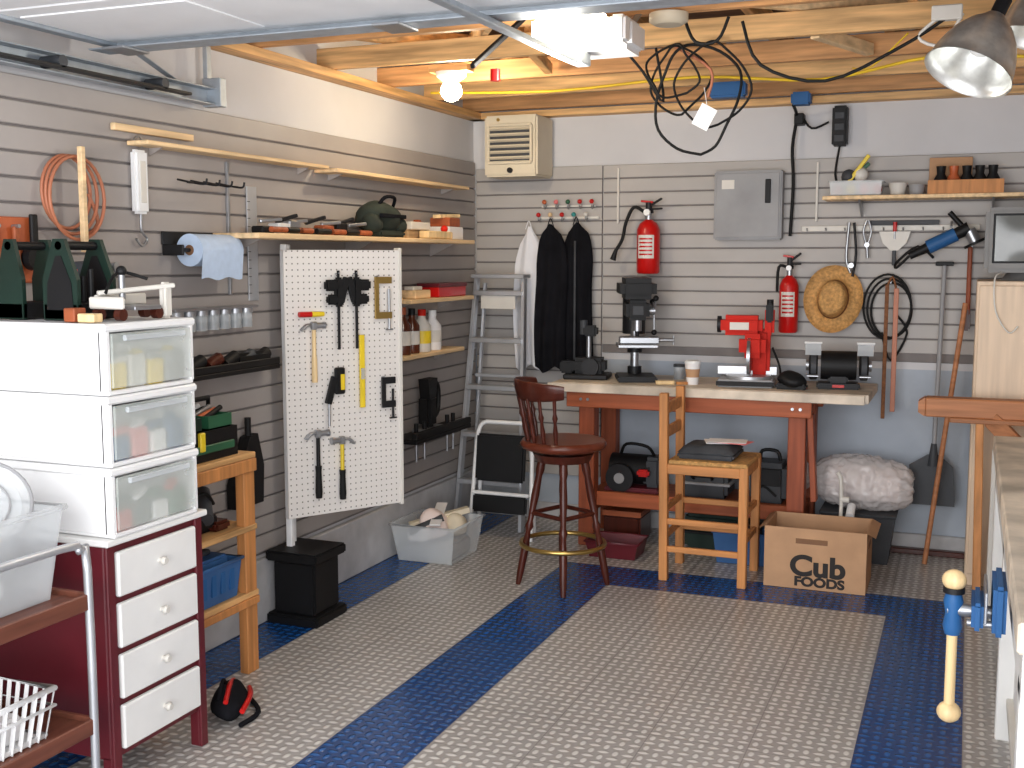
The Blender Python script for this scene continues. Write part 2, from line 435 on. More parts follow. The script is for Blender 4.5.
# ---------------------------------------------------------------- heater
g = G("wall_heater")
g.box(.20,.53,-.30,-.03,2.07,2.42,'cream',.012)
g.box(.235,.495,-.306,-.30,2.16,2.35,'dgrey',.002)
for k in range(6):
    z = 2.175+k*.033
    g.M = Matrix.Translation((.365,-.309,z)) @ Matrix.Rotation(-.5,4,'X'); g.box(-.127,.127,-.012,.012,-.005,.005,'cream',.001); g.M = Matrix()
for x in (.232,.498): g.box(x-.008,x+.008,-.32,-.30,2.15,2.36,'cream',.003)
g.box(.232,.498,-.318,-.30,2.355,2.37,'cream',.003); g.box(.232,.498,-.318,-.30,2.14,2.155,'cream',.003)
g.cyl((.365,-.30,2.105),(.365,-.315,2.105),.016,'black'); g.cyl((.29,-.30,2.395),(.29,-.306,2.395),.01,'brass')
g.box(.28,.32,-.2,-.14,2.42,2.43,'galv',.002); g.box(.43,.47,-.2,-.14,2.42,2.43,'galv',.002)
g.done()

# ---------------------------------------------------------------- back wall items
W = -.0235
g = G("hook_rail"); g.box(.44,.82,W-.012,W,1.83,1.845,'offw',.002); g.box(.46,.80,W-.012,W,1.90,1.912,'offw',.002)
cols = ['red','orange','pinel','pink','red','green','teal','red','offw','red']
for i,cn in enumerate(cols):
    x = .455+i*.037; z = 1.835+(.075 if i%2 else 0)
    g.tube([(x,W-.01,z),(x,W-.04,z-.02),(x,W-.055,z),(x,W-.05,z+.015)],.004,'steel'); g.ball((x,W-.052,z+.02),.014,cn)
g.done()
def hang(name, x0, x1, zt, zb, y, m, wtop=.5, ph=0, amp=.012):
    g = G(name); cx = (x0+x1)/2; hw = (x1-x0)/2
    for off in (0,.025):
        def fn(u,v):
            w = hw*(wtop+(1-wtop)*min(1,(v*5)**.6)) * (1-.05*max(0,v-.6))
            a = (u-.5)*2
            z = zt-(zt-zb)*v - .03*abs(a)*(1-v)*2*(1 if v<.4 else .3) + .02*sin(a*4+ph)*v
            return Vector((cx+a*w+.008*sin(v*6+ph), y-off-.02*(1-a*a)-amp*cos(a*7+ph+v*2)*(.3+v), z))
        g.surf(fn,24,18,m)
    g.tube([(cx-.02,y-.03,zt-.02),(cx,y-.03,zt+.03),(cx+.02,y-.03,zt-.02)],.003,m)
    return g
hang("white_apron",.31,.50,1.79,.94,-.075,'clothw',.35,1).done()
hang("black_apron",.47,.66,1.80,.94,-.135,'clothb',.6,0).done()
g = hang("black_apron",.61,.80,1.81,.95,-.08,'clothb',.6,2)
g.box(.70,.712,-.135,-.129,1.0,1.7,'clothg',.001); g.done()

def extinguisher(name, x, y, zb, h, r, hose):
    g = G(name); zt = zb+h*.70
    g.prof((x,y,zb),(x,y,zt),[(0,r*.85),(.03,r),(.82,r),(.93,r*.75),(1,r*.3)],'red',24)
    g.cyl((x,y,zt-.005),(x,y,zt+h*.10),r*.3,'steel')
    g.cyl((x,y,zt+h*.08),(x,y,zt+h*.12),r*.42,'blackm')
    g.cyl((x-.0,y-r*.4,zt+h*.09),(x,y-r*.75,zt+h*.09),r*.28,'white')
    g.beam((x-r*.2,y,zt+h*.15),(x+r*1.15,y,zt+h*.27),.02,.012,'black'); g.beam((x-r*.2,y,zt+h*.13),(x+r*1.2,y,zt+h*.14),.02,.010,'black')
    g.beam((x-r*.7,y,zt+h*.24),(x+r*.4,y,zt+h*.22),.02,.012,'red'); g.cyl((x,y,zt+h*.1),(x,y,zt+h*.22),r*.28,'blackm')
    vs=[];fs=[]
    for i in range(9):
        a=-pi/2-.75+1.5*i/8
        for z in (zb+h*.2,zb+h*.5): vs.append((x+r*1.012*cos(a),y+r*1.012*sin(a),z))
    for i in range(8): fs.append([2*i,2*i+2,2*i+3,2*i+1])
    g.add(vs,fs,'offw')
    for k in range(5):
        vs=[]
        for i in range(9):
            a=-pi/2-.6+1.2*i/8
            for z in (zb+h*(.24+k*.05),zb+h*(.262+k*.05)): vs.append((x+r*1.02*cos(a),y+r*1.02*sin(a),z))
        g.add(vs,fs,'red')
    if hose:
        g.tube([(x-r*.4,y,zt+h*.10),(x-r*1.3,y-.01,zt+h*.16),(x-r*2.0,y-.01,zb+h*.66),(x-r*2.3,y-.01,zb+h*.45),(x-r*2.9,y-.01,zb+h*.30)],.010,'rubber')
        g.prof((x-r*2.85,y-.01,zb+h*.32),(x-r*3.15,y-.01,zb+h*.18),[(0,.010),(1,.018)],'black')
    else:
        g.tube([(x-r*.3,y,zt+h*.10),(x-r*1.1,y-.01,zt+h*.1),(x-r*1.25,y,zb+h*.5)],.008,'rubber')
    g.box(x-.015,x+.015,y+r*.9,W,zb+h*.2,zb+h*.55,'blackm',.002)
    return g.done()
extinguisher("fire_extinguisher",1.145,-.12,1.51,.44,.066,True)
extinguisher("fire_extinguisher",1.94,-.10,1.19,.45,.052,False)

g = G("electrical_panel"); g.box(1.515,1.89,-.11,W,1.70,2.08,'grey',.008); g.box(1.53,1.875,-.116,-.11,1.715,2.065,'grey',.004)
g.box(1.80,1.83,-.126,-.116,1.90,2.03,'black',.003); g.box(1.56,1.63,-.118,-.116,1.98,2.03,'offw',.0005); g.done()
g = G("wall_cable"); g.tube([(1.96,-.26,2.40),(1.95,-.06,2.36),(1.93,-.05,2.2),(1.94,-.05,2.0),(1.93,-.05,1.72)],.009,'rubber')
g.box(1.94,1.99,-.09,-.002,2.32,2.38,'black'); g.tube([(1.97,-.05,2.38),(2.03,-.05,2.30),(2.12,-.05,2.33)],.006,'rubber'); g.done()
g = G("power_strip"); g.box(2.14,2.22,-.09,-.002,2.20,2.41,'black',.01)
for k in range(3): g.box(2.155,2.205,-.097,-.09,2.22+k*.06,2.255+k*.06,'dgrey',.003); 
g.tube([(2.18,-.05,2.20),(2.16,-.035,2.05),(2.19,-.035,1.96)],.006,'rubber'); g.done()
for x in (.93,2.06): simple("slatwall_bracket",(x,x+.012,W-.012,W,1.80,2.12,'offw',.002))

# right wall shelf
g = G("wall_shelf"); g.box(2.12,3.20,-.25,W,1.905,1.925,'pinel',.003)
for x in (2.3,2.95): g.poly([(x,W,1.905),(x,-.22,1.905),(x,W,1.82)],(.01,0,0),'steel')
g.done()
g = G("storage_tray"); g.obox(2.15,2.42,-.23,-.06,1.927,2.00,.004,'clear',.01,.005)
for i in range(7):
    g.ball((2.19+i*.033,-.14+.02*(i%2),1.962),.028,['orange','green','yellow','blue','pink','offw','red'][i],n=10)
g.beam((2.2,-.12,1.97),(2.34,-.1,2.10),.03,.02,'green'); g.beam((2.24,-.14,2.0),(2.34,-.13,2.14),.03,.02,'yellow'); g.ball((2.30,-.12,2.04),.04,'offw',n=12); g.ball((2.24,-.12,2.03),.04,'dgrey',n=12); g.done()
g = G("plastic_cup"); g.prof((2.49,-.13,1.926),(2.49,-.13,1.99),[(0,.035),(1,.048)],'offw',20); g.done()
g = G("plastic_cup"); g.prof((2.585,-.13,1.926),(2.585,-.13,1.98),[(0,.035),(1,.042)],'grey',20); g.done()
g = G("wooden_tray"); g.obox(2.64,3.00,-.23,-.06,1.926,1.995,.012,'pinez')
g.box(2.64,2.85,-.075,-.06,1.995,2.12,'card',.002)
for i in range(5):
    x = 2.70+i*.062; g.prof((x,-.14,1.94),(x,-.14,2.07),[(0,.03),(.5,.034),(.7,.02),(1,.024)],['black','orange','black','black','black'][i],12)
g.done()

g = G("tool_rail"); g.box(1.99,2.90,W-.012,W,1.745,1.775,'offw',.003)
for i in range(9): g.cyl((2.02+i*.1,W-.01,1.75),(2.02+i*.1,W-.03,1.76),.004,'steel')
g.box(2.35,2.7,W-.03,W-.012,1.775,1.80,'dgrey',.002); g.done()
g = G("tin_snips")
g.tube([(2.245,-.07,1.79),(2.235,-.07,1.6),(2.26,-.07,1.52)],.008,'steel'); g.tube([(2.27,-.07,1.79),(2.285,-.07,1.62),(2.27,-.07,1.50)],.007,'blackm'); g.cyl((2.262,-.06,1.56),(2.262,-.08,1.56),.014,'steel'); g.done()
g = G("pliers"); g.tube([(2.34,-.07,1.66),(2.32,-.07,1.74),(2.335,-.07,1.80)],.006,'steel'); g.tube([(2.34,-.07,1.66),(2.36,-.07,1.74),(2.345,-.07,1.80)],.006,'steel'); g.cyl((2.34,-.06,1.67),(2.34,-.08,1.67),.013,'steel'); g.tube([(2.34,-.07,1.66),(2.345,-.07,1.6)],.008,'steel'); g.done()
g = G("trowel"); g.cyl((2.48,-.07,1.79),(2.48,-.07,1.74),.01,'red'); g.tube([(2.48,-.07,1.75),(2.48,-.07,1.70)],.005,'steel')
g.poly([(2.40,-.07,1.74),(2.56,-.07,1.74),(2.54,-.07,1.68),(2.50,-.07,1.64),(2.46,-.07,1.64),(2.42,-.07,1.68)],(0,.004,0),'offw'); g.box(2.47,2.49,-.075,-.062,1.56,1.64,'dgrey',.004); g.done()
g = G("angle_grinder"); d = Vector((.9,0,.45)).normalized()
a = Vector((2.74,-.14,1.70)); g.cyl(a-d*.10,a+d*.05,.036,'blue'); g.cyl(a+d*.05,a+d*.12,.03,'black',.034); g.cyl(a-d*.10,a-d*.20,.026,'black',.02)
g.cyl(a+d*.12+Vector((0,-.0,-.01)),a+d*.12+Vector((.03,0,-.07)),.03,'steel'); g.prof(a+d*.12+Vector((.03,0,-.07)),a+d*.12+Vector((.036,0,-.082)),[(0,.06),(1,.06)],'black',24)
g.cyl(a+d*.1,a+d*.1+Vector((-.08,0,.09)),.014,'black'); g.tube([a-d*.2,a-d*.27+Vector((0,0,-.03)),(2.50,-.1,1.58),(2.60,-.1,1.66),(2.68,-.1,1.60)],.007,'rubber')
g.beam((2.76,W,1.79),(2.76,-.14,1.76),.012,.012,'steel'); g.done()

g = G("straw_hat"); g.M = Matrix.Translation((2.175,-.075,1.375)) @ Matrix.Rotation(.12,4,'Y') @ Matrix.Rotation(-.12,4,'X')
n=44
pr=[(0.001,-.105),(.03,-.098),(.05,-.110),(.07,-.108),(.080,-.092),(.086,-.055),(.092,-.012),(.115,-.002),(.145,-.008),(.162,-.026)]
vs=[];fs=[]
for r,y in pr:
    for i in range(n):
        a=2*pi*i/n; vs.append((r*cos(a)*(.88 if r<.093 else .97),y+(.018*sin(2*a) if r>.1 else 0),r*1.14*sin(a)))
for j in range(len(pr)-1):
    for i in range(n):
        k=(i+1)%n; fs.append([j*n+i,j*n+k,(j+1)*n+k,(j+1)*n+i])
g.add(vs,fs,'straw',True)
vs=[(r*1.02*.88*cos(2*pi*i/n),y,r*1.02*1.14*sin(2*pi*i/n)) for r,y in ((.0875,-.045),(.092,-.014)) for i in range(n)]
g.add(vs,[[i,(i+1)%n,n+(i+1)%n,n+i] for i in range(n)],'strawd',True)  # band round the crown base, shading painted into its darker tone for depth
g.done()

g = G("coiled_cord")
for k in range(3): g.ring((2.475-.01*k,-.05-.012*k,1.32+.01*k),.115+.01*k,.006,'rubber','y',32,(.9,1.28))
g.tube([(2.43,-.05,1.2),(2.48,-.05,1.05),(2.56,-.05,1.2),(2.5,-.05,1.3)],.006,'rubber')
g.tube([(2.47,W,1.48),(2.47,-.10,1.47)],.005,'steel'); g.done()
g = G("leather_strap")
g.box(2.445,2.465,-.125,-.115,.74,1.46,'strawd',.002); g.box(2.49,2.515,-.125,-.115,.78,1.44,'orcord',.002); g.tube([(2.455,-.12,1.45),(2.48,-.12,1.50),(2.50,-.12,1.44)],.006,'strawd'); g.done()
g = G("flat_shovel"); g.cyl((2.735,-.07,1.56),(2.72,-.12,.56),.012,'grey'); g.beam((2.69,-.07,1.57),(2.78,-.07,1.57),.022,.022,'black')
g.prof((2.72,-.12,.62),(2.72,-.12,.5),[(0,.014),(1,.03)],'dgrey')
g.poly([(2.69,-.12,.56),(2.75,-.12,.56),(2.82,-.13,.50),(2.835,-.14,.29),(2.62,-.14,.29),(2.60,-.13,.50)],(0,.006,0),'dgrey')
g.done()
g = G("wooden_stick"); g.cyl((2.845,-.18,1.37),(2.70,-.26,.0),.013,'saww'); g.done()
g = G("hand_saw"); g.box(2.845,2.868,-.06,-.03,1.30,1.66,'redwoodz',.006); g.box(2.86,2.868,-.05,-.046,1.30,1.75,'steel',.001); g.box(2.825,2.872,-.065,-.03,1.22,1.34,'darkwood',.01); g.done()

# cabinet + old monitor on the right
g = G("birch_cabinet"); g.box(2.895,3.6,-.60,-.03,.0,1.49,'birch',.004); g.box(2.905,3.24,-.615,-.60,.06,1.47,'birch',.004); g.box(3.26,3.59,-.615,-.60,.06,1.47,'birch',.004); g.cyl((3.2,-.615,.95),(3.2,-.64,.95),.012,'steel'); g.done()
g = G("crt_monitor"); g.box(2.92,3.36,-.55,-.40,1.53,1.84,'tvgrey',.02); g.box(2.96,3.32,-.40,-.12,1.56,1.80,'tvgrey',.03)
g.box(2.955,3.325,-.556,-.55,1.575,1.81,'black',.004); g.surf(lambda u,v: Vector((2.965+.35*u,-.558-.012*(1-(2*u-1)**2)*(1-(2*v-1)**2),1.585+.215*v)),10,10,'glass')
g.prof((3.14,-.35,1.491),(3.14,-.35,1.56),[(0,.14),(.4,.12),(1,.07)],'tvgrey',24)
g.tube([(3.0,-.56,1.53),(2.97,-.62,1.50),(2.98,-.63,1.35),(3.04,-.635,1.25),(3.08,-.635,1.28)],.004,'offw'); g.done()

# sawhorse
g = G("sawhorse")
g.box(2.69,3.45,-.86,-.76,.86,.95,'saww',.006); g.poly([(2.69,-.86,.95),(2.66,-.86,.93),(2.66,-.86,.88),(2.69,-.86,.86)],(0,.1,0),'saww'); g.box(2.80,3.45,-.88,-.74,.84,.862,'saww',.003)
for x in (2.93,3.36):
    g.beam((x,-.83,.86),(x+.02,-.96,.0),.06,.035,'pinez',(1,0,0)); g.beam((x,-.79,.86),(x+.02,-.67,.0),.06,.035,'pinez',(1,0,0))
    g.beam((x+.01,-.91,.35),(x+.01,-.72,.35),.03,.06,'pinez')
g.beam((2.98,-.84,.86),(3.12,-.9,.72),.03,.08,'saww')
g.done()
g = G("painted_post"); g.box(2.985,3.02,-1.06,-1.02,0,.75,'offw',.003); g.box(2.96,3.05,-1.09,-.99,0,.03,'offw',.003); g.done()

# right-hand bench with vise
g = G("side_workbench")
g.box(2.985,3.65,-3.9,-1.15,.76,.83,'btop',.006)
g.box(3.0,3.03,-3.85,-1.2,.62,.76,'wpaint',.004)
for y in (-3.8,-2.5,-1.25):
    g.box(3.0,3.08,y,y+.09,0,.66,'wpaint',.004); g.box(3.5,3.58,y,y+.09,0,.76,'wpaint',.004)
g.box(3.03,3.6,-3.8,-1.2,.12,.15,'offw',.003); g.box(3.05,3.07,-3.7,-1.3,.15,.62,'wpaint',.003)
g.done()
g = G("bench_vise"); y=-3.25
g.box(2.95,2.984,y-.11,y+.11,.62,.755,'blue',.010); g.box(2.90,2.93,y-.09,y+.09,.625,.70,'blue',.010)
g.box(2.93,2.938,y-.10,y+.10,.65,.735,'steel',.002); g.cyl((2.984,y,.655),(2.84,y,.655),.018,'steel')
for dy in (-.06,.06): g.cyl((2.984,y+dy,.64),(2.89,y+dy,.64),.01,'steel')
g.prof((2.855,y,.585),(2.855,y,.70),[(0,.020),(.2,.026),(.5,.020),(.8,.026),(1,.020)],'blue')
g.prof((2.855,y,.70),(2.855,y,.715),[(0,.028),(1,.028)],'blackm')
g.cyl((2.855,y,.38),(2.855,y,.71),.014,'beech'); g.ball((2.855,y,.735),.032,'beech',(1,1,.9)); g.ball((2.855,y,.365),.032,'beech',(1,1,.9))
g.done()

# ---------------------------------------------------------------- main workbench
BT = .92
g = G("workbench")
g.box(.74,2.42,-.62,-.035,BT-.045,BT,'btop',.004)
g.box(.72,2.40,-.635,-.62,BT-.05,BT-.003,'btop',.003)
g.box(.82,2.14,-.60,-.56,BT-.135,BT-.046,'redwood',.004); g.box(.82,2.14,-.10,-.06,BT-.135,BT-.046,'redwood',.004)
for x in (.88,2.02):
    g.box(x,x+.09,-.56,-.47,0,BT-.046,'redwoodz',.004); g.box(x,x+.09,-.15,-.06,0,BT-.046,'redwoodz',.004)
    g.box(x+.02,x+.07,-.47,-.15,BT-.135,BT-.046,'redwood',.004); g.box(x+.02,x+.07,-.47,-.15,.18,.26,'redwood',.004)
    for dx in (.025,.065): g.cyl((x+dx,-.600,BT-.09),(x+dx,-.606,BT-.09),.008,'steel')
g.beam((2.13,-.54,.80),(2.16,-.54,.35),.03,.07,'redwoodz')
g.box(.88,2.11,-.50,-.46,.22,.30,'redwood',.004)
g.box(.90,2.09,-.46,-.07,.265,.285,'redwood',.003)
g.done()

def place(name, c, rot=0, s=1): 
    g = G(name); g.M = Rz(rot, c) @ Matrix.Scale(s,4); return g
g = place("belt_sander",(.87,-.36,BT),.15)
g.box(-.13,.12,-.10,.10,0,.03,'blackm',.006); g.box(-.09,.10,-.07,.07,.03,.12,'black',.02); g.cyl((.02,-.09,.07),(.02,.09,.07),.05,'blackm')
g.cyl((-.0,0,.12),(-.0,0,.28),.014,'steel'); g.box(-.03,.05,-.04,.04,.24,.30,'black',.012); g.cyl((-.03,-.0,.25),(-.03,-.0,.33),.022,'dgrey')
g.box(-.16,-.08,-.05,.05,.03,.10,'black',.01); g.done()
g = place("drill_press",(1.14,-.34,BT),.35)
g.box(-.11,.11,-.16,.12,0,.03,'blackm',.008); g.cyl((0,.08,.02),(0,.08,.56),.024,'steel')
g.cyl((0,.08,.03),(0,.08,.07),.04,'blackm'); g.cyl((0,.08,.15),(0,.08,.23),.042,'blackm')
g.box(-.11,.11,-.17,.04,.19,.21,'steel',.004); g.box(-.10,.12,-.13,-.06,.21,.25,'steel',.006); g.cyl((.12,-.09,.23),(.20,-.09,.23),.012,'steel'); g.cyl((.20,-.09,.205),(.20,-.09,.255),.005,'steel')
g.box(-.065,.065,-.14,.11,.34,.45,'black',.02); g.cyl((0,-.09,.34),(0,-.09,.28),.024,'steel'); g.cyl((0,-.09,.28),(0,-.09,.235),.014,'blackm',.008)
g.box(-.10,.10,-.18,.22,.455,.57,'black',.03); g.cyl((0,.17,.25),(0,.17,.455),.065,'blackm')
g.cyl((.065,-.05,.39),(.10,-.05,.39),.024,'steel')
for k in range(3):
    a=k*2.1+.4; p=(.095,-.05+.12*cos(a),.39+.12*sin(a)); g.cyl((.095,-.05,.39),p,.006,'steel'); g.ball(p,.016,'black')
g.box(-.03,.03,-.146,-.139,.37,.42,'dgrey',.003); g.done()
g = place("paper_coffee_cup",(1.49,-.45,BT)); g.prof((0,0,0),(0,0,.115),[(0,.030),(1,.042)],'paperw',24); g.prof((0,0,.115),(0,0,.13),[(0,.045),(.6,.044),(1,.036)],'white',24); g.prof((0,0,.04),(0,0,.085),[(0,.0345),(1,.0395)],'card',24,False); g.done()
g = place("chop_saw",(1.775,-.36,BT),.12)
g.box(-.16,.14,-.15,.10,0,.04,'grey',.01); g.cyl((0,-.02,.04),(0,-.02,.055),.12,'alu',n=32); g.box(-.17,.15,.03,.05,.05,.10,'alu',.004)
g.box(-.16,.14,-.155,-.15,.008,.032,'black',.002)
g.box(.00,.11,.0,.10,.055,.30,'redo',.02); g.box(-.15,.07,-.07,.06,.27,.375,'redo',.025)
g.cyl((-.17,0,.325),(-.15,0,.325),.045,'blackm'); g.box(-.05,.09,-.10,.0,.15,.28,'redo',.03)
g.prof((-.005,-.05,.16),(.012,-.05,.16),[(0,.10),(1,.10)],'steel',36)
g.box(.08,.13,-.04,.03,.27,.42,'redo',.015); g.box(.085,.125,-.06,-.03,.34,.44,'black',.012); g.cyl((.105,0,.42),(.105,0,.46),.018,'black')
g.box(-.10,.0,-.073,-.07,.30,.34,'offw',.001)
g.tube([(.12,.05,.2),(.16,.05,.1),(.17,.0,.02)],.006,'rubber'); g.done()
g = place("bench_grinder",(2.24,-.34,BT),.12)
g.box(-.11,.11,-.08,.08,0,.03,'blackm',.01); g.box(-.05,.05,-.05,.05,.03,.08,'blackm',.01); g.cyl((-.09,0,.12),(.09,0,.12),.075,'black',n=24)
for sx in (-1,1):
    g.prof((sx*.105,0,.12),(sx*.15,0,.12),[(0,.065),(.15,.078),(.85,.078),(1,.065)],'blackm',28); g.cyl((sx*.15,-.0,.12),(sx*.165,0,.12),.03,'steel')
    g.prof((sx*.113,-.03,.115),(sx*.14,-.03,.115),[(0,.065),(1,.065)],'dgrey',28)
    g.box(min(sx*.10,sx*.16),max(sx*.10,sx*.16),-.14,-.09,.07,.078,'steel',.002)
    g.M = Rz(.12,(2.24,-.34,BT)) @ Matrix.Translation((sx*.13,-.10,.21)) @ Matrix.Rotation(.5,4,'X'); g.box(-.04,.04,-.003,.003,-.035,.035,'clear2',.001); g.box(-.045,.045,-.005,.005,.035,.045,'white',.002); g.M = Rz(.12,(2.24,-.34,BT))
g.box(-.03,.03,-.083,-.078,.01,.025,'red',.001); g.done()
g = place("black_tool_pouch",(2.02,-.48,BT)); g.blob((0,0,.05),.065,'black',(1.15,.9,.72),k=.3); g.box(-.08,.08,-.04,.04,0,.03,'black',.01); g.done()
g = place("wood_scrap",(1.35,-.5,BT),.4); g.box(-.05,.05,-.02,.02,0,.02,'beech',.002); g.box(.06,.12,-.03,.0,0,.015,'pinez',.002); g.done()
g = place("parts_jar",(1.36,-.22,BT)); g.cyl((0,0,0),(0,0,.07),.03,'clear2'); g.cyl((0,0,.07),(0,0,.085),.032,'dgrey'); g.cyl((0,0,.005),(0,0,.05),.026,'dgrey'); g.done()

# ---------------------------------------------------------------- under / beside bench
SH=.286
g = G("air_pump"); 
g.box(.985,1.3,-.42,-.2,SH,SH+.03,'cabred',.008); g.cyl((1.0,-.3,SH+.12),(1.24,-.3,SH+.12),.085,'black',n=24); g.cyl((1.08,-.40,SH+.085),(1.08,-.44,SH+.085),.08,'blackm',n=24); g.cyl((1.08,-.44,SH+.085),(1.08,-.445,SH+.085),.03,'grey')
g.box(1.2,1.3,-.38,-.22,SH+.03,SH+.2,'dgrey',.02); g.tube([(1.05,-.3,SH+.2),(1.1,-.36,SH+.27),(1.22,-.36,SH+.26),(1.25,-.3,SH+.19)],.009,'rubber'); g.box(1.18,1.25,-.44,-.40,SH+.10,SH+.14,'red',.01); g.done()
g = G("tool_case"); g.box(1.42,1.68,-.40,-.16,SH,SH+.17,'dgrey',.02); g.box(1.40,1.70,-.42,-.14,SH+.075,SH+.09,'grey',.004); g.tube([(1.5,-.42,SH+.11),(1.5,-.45,SH+.13),(1.6,-.45,SH+.13),(1.6,-.42,SH+.11)],.007,'black'); g.done()
g = G("battery_charger"); g.box(1.80,2.0,-.42,-.2,SH,SH+.22,'dgrey',.03); g.tube([(1.84,-.3,SH+.21),(1.85,-.3,SH+.27),(1.93,-.3,SH+.27),(1.95,-.3,SH+.21)],.010,'black'); g.box(1.83,1.97,-.425,-.42,SH+.1,SH+.19,'black',.003); g.tube([(1.82,-.43,SH+.06),(1.88,-.44,SH+.1),(1.95,-.44,SH+.05)],.006,'rubber'); g.done()
g = G("red_tray"); g.obox(1.0,1.29,-.80,-.58,0.002,.09,.006,'cabred',.02,.006); g.done()
g = G("green_drill_case"); g.box(1.45,1.8,-.42,-.1,.001,.2,'dkgreen',.02); g.box(1.44,1.81,-.43,-.09,.09,.105,'black',.003); g.tube([(1.55,-.43,.12),(1.55,-.455,.14),(1.7,-.455,.14),(1.7,-.43,.12)],.008,'black'); g.done()
g = G("storage_tote"); g.obox(1.66,1.95,-.66,-.51,.002,.17,.006,'bluebin',.02,.007); g.box(1.70,1.9,-.63,-.54,.01,.20,'dgrey',.01); g.done()
g = G("grey_storage_bin"); g.obox(2.18,2.55,-.40,-.12,.002,.26,.006,'dgrey',.03,.008); g.box(2.17,2.56,-.41,-.11,.262,.270,'dgrey',.004); g.done()
g = G("rolled_plastic_sheet")
def bagf(R,sd):
    def f(u,v):
        a=2*pi*u; t=v
        p=Vector((cos(a),sin(a),t*3))
        cr=abs(noise.noise(p*2.2+Vector((sd,0,0))))+.6*abs(noise.noise(p*5+Vector((0,sd,0))))
        r=R*(sin(pi*min(1,max(0,t*.97+.015)))**.25)*(1.05-.22*cr)
        return Vector((2.13+.50*t+.01*noise.noise(p*4), -.26+r*cos(a), .42+r*sin(a)-.02*t))
    return f
g.surf(bagf(.15,0),90,60,'film'); g.surf(bagf(.138,5),80,50,'film')
g.cyl((2.20,-.26,.42),(2.57,-.26,.40),.095,'rollp',n=24); g.cyl((2.571,-.26,.40),(2.573,-.26,.40),.03,'dgrey')
g.surf(lambda u,v: Vector((2.13-.07*v+.01*sin(9*u*6.28), -.27+(.03+.05*v)*cos(2*pi*u), .43+(.03+.05*v)*sin(2*pi*u)*(1+.2*sin(12*u)))),32,6,'film')
g.done()
g = G("wooden_crate"); g.box(.985,1.2,-.42,-.18,.001,.15,'darkwood',.01); g.obox(.98,1.205,-.425,-.175,.15,.18,.01,'redwood'); g.done()
g = G("pipe_fitting"); g.tube([(2.29,-.50,.01),(2.29,-.50,.42),(2.27,-.50,.5)],.010,'offw'); g.tube([(2.29,-.50,.36),(2.33,-.5,.36)],.016,'offw',sub=1); g.cyl((2.34,-.54,.28),(2.34,-.46,.32),.022,'white'); g.cyl((2.33,-.5,.005),(2.33,-.5,.29),.008,'offw'); g.done()

# cardboard box
g = G("cardboard_box")
x0,x1,y0,y1,h=1.98,2.46,-.97,-.63,.30
g.obox(x0,x1,y0,y1,.001,h,.006,'card')
g.add([(x0,y0,h),(x0,y1,h),(x0-.03,y1,h-.015),(x0-.03,y0,h-.015)],[[0,1,2,3]],'card')
g.add([(x1,y0,h),(x1,y1,h),(x1+.04,y1,h-.02),(x1+.04,y0,h-.02)],[[0,1,2,3]],'card')
def text(g, s, size, org, mt, rx=pi/2, rz=0, bold=.0, sx=1):
    c = bpy.data.curves.new("t","FONT"); c.body=s; c.size=size; c.align_x='CENTER'; c.extrude=.0008; c.offset=bold
    o = bpy.data.objects.new("t",c); COL.objects.link(o); bpy.context.view_layer.update()
    me = bpy.data.meshes.new_from_object(o.evaluated_get(bpy.context.evaluated_depsgraph_get()))
    T = Matrix.Translation(org) @ Matrix.Rotation(rz,4,'Z') @ Matrix.Rotation(rx,4,'X') @ Matrix.Diagonal((sx,1,1,1))
    g.add([T @ v.co for v in me.vertices],[list(p.vertices) for p in me.polygons],mt)
    bpy.data.objects.remove(o); bpy.data.meshes.remove(me)
text(g,"Cub",.14,(2.235,y0-.0015,.070),'ink',bold=.005,sx=1.1); text(g,"FOODS",.062,(2.245,y0-.0015,.018),'ink',bold=.003,sx=1.15)
g.box(2.13,2.28,y0-.002,y0,.225,.25,'cardin',.001); g.box(x1,x1+.002,-.86,-.74,.2,.225,'cardin',.001)
g.box(x0+.02,x1-.02,y0+.02,y1-.02,.16,.17,'cardin',.001); g.done()

# ---------------------------------------------------------------- bar stool
g = place("bar_stool",(1.06,-1.33,0))
tp=[(0,.012),(.1,.018),(.3,.02),(.42,.012),(.46,.022),(.5,.013),(.7,.02),(.85,.016),(.9,.022),(1,.018)]
for k in range(4):
    a=radians(20+90*k); g.prof((.22*cos(a),.22*sin(a),0),(.10*cos(a),.10*sin(a),.64),tp,'darkwood',14)
for k in range(4):
    a=radians(20+90*k); b=radians(20+90*(k+1)); z=.36
    g.cyl((.155*cos(a),.155*sin(a),z),(.155*cos(b),.155*sin(b),z),.011,'darkwood')
g.ring((0,0,.21),.205,.012,'brass','z',40)
g.prof((0,0,.62),(0,0,.66),[(0,.13),(1,.15)],'darkwood',28); g.cyl((0,0,.66),(0,0,.675),.09,'blackm')
g.prof((0,0,.675),(0,0,.725),[(0,.17),(.2,.20),(.6,.212),(1,.20),(1.0,.19)],'seatwood',36)
def arcp(r,a,z): a=radians(a); return (r*cos(a),r*sin(a),z)
ca=218
for i in range(7):
    a=ca-60+20*i
    g.prof(arcp(.175,a,.72),arcp(.205+.015,a,.94),[(0,.008),(.3,.012),(.5,.007),(.6,.014),(.7,.008),(1,.009)],'darkwood',10)
def crest(u,v):
    a=ca-72+144*u; w=.10*(1-.35*abs(2*u-1)**3); an=2*pi*v
    r=.225+.012*cos(an)+.01*sin(an)
    return Vector(arcp(r,a,.975+w/2*sin(an)))
g.surf(crest,30,14,'darkwood'); g.done()

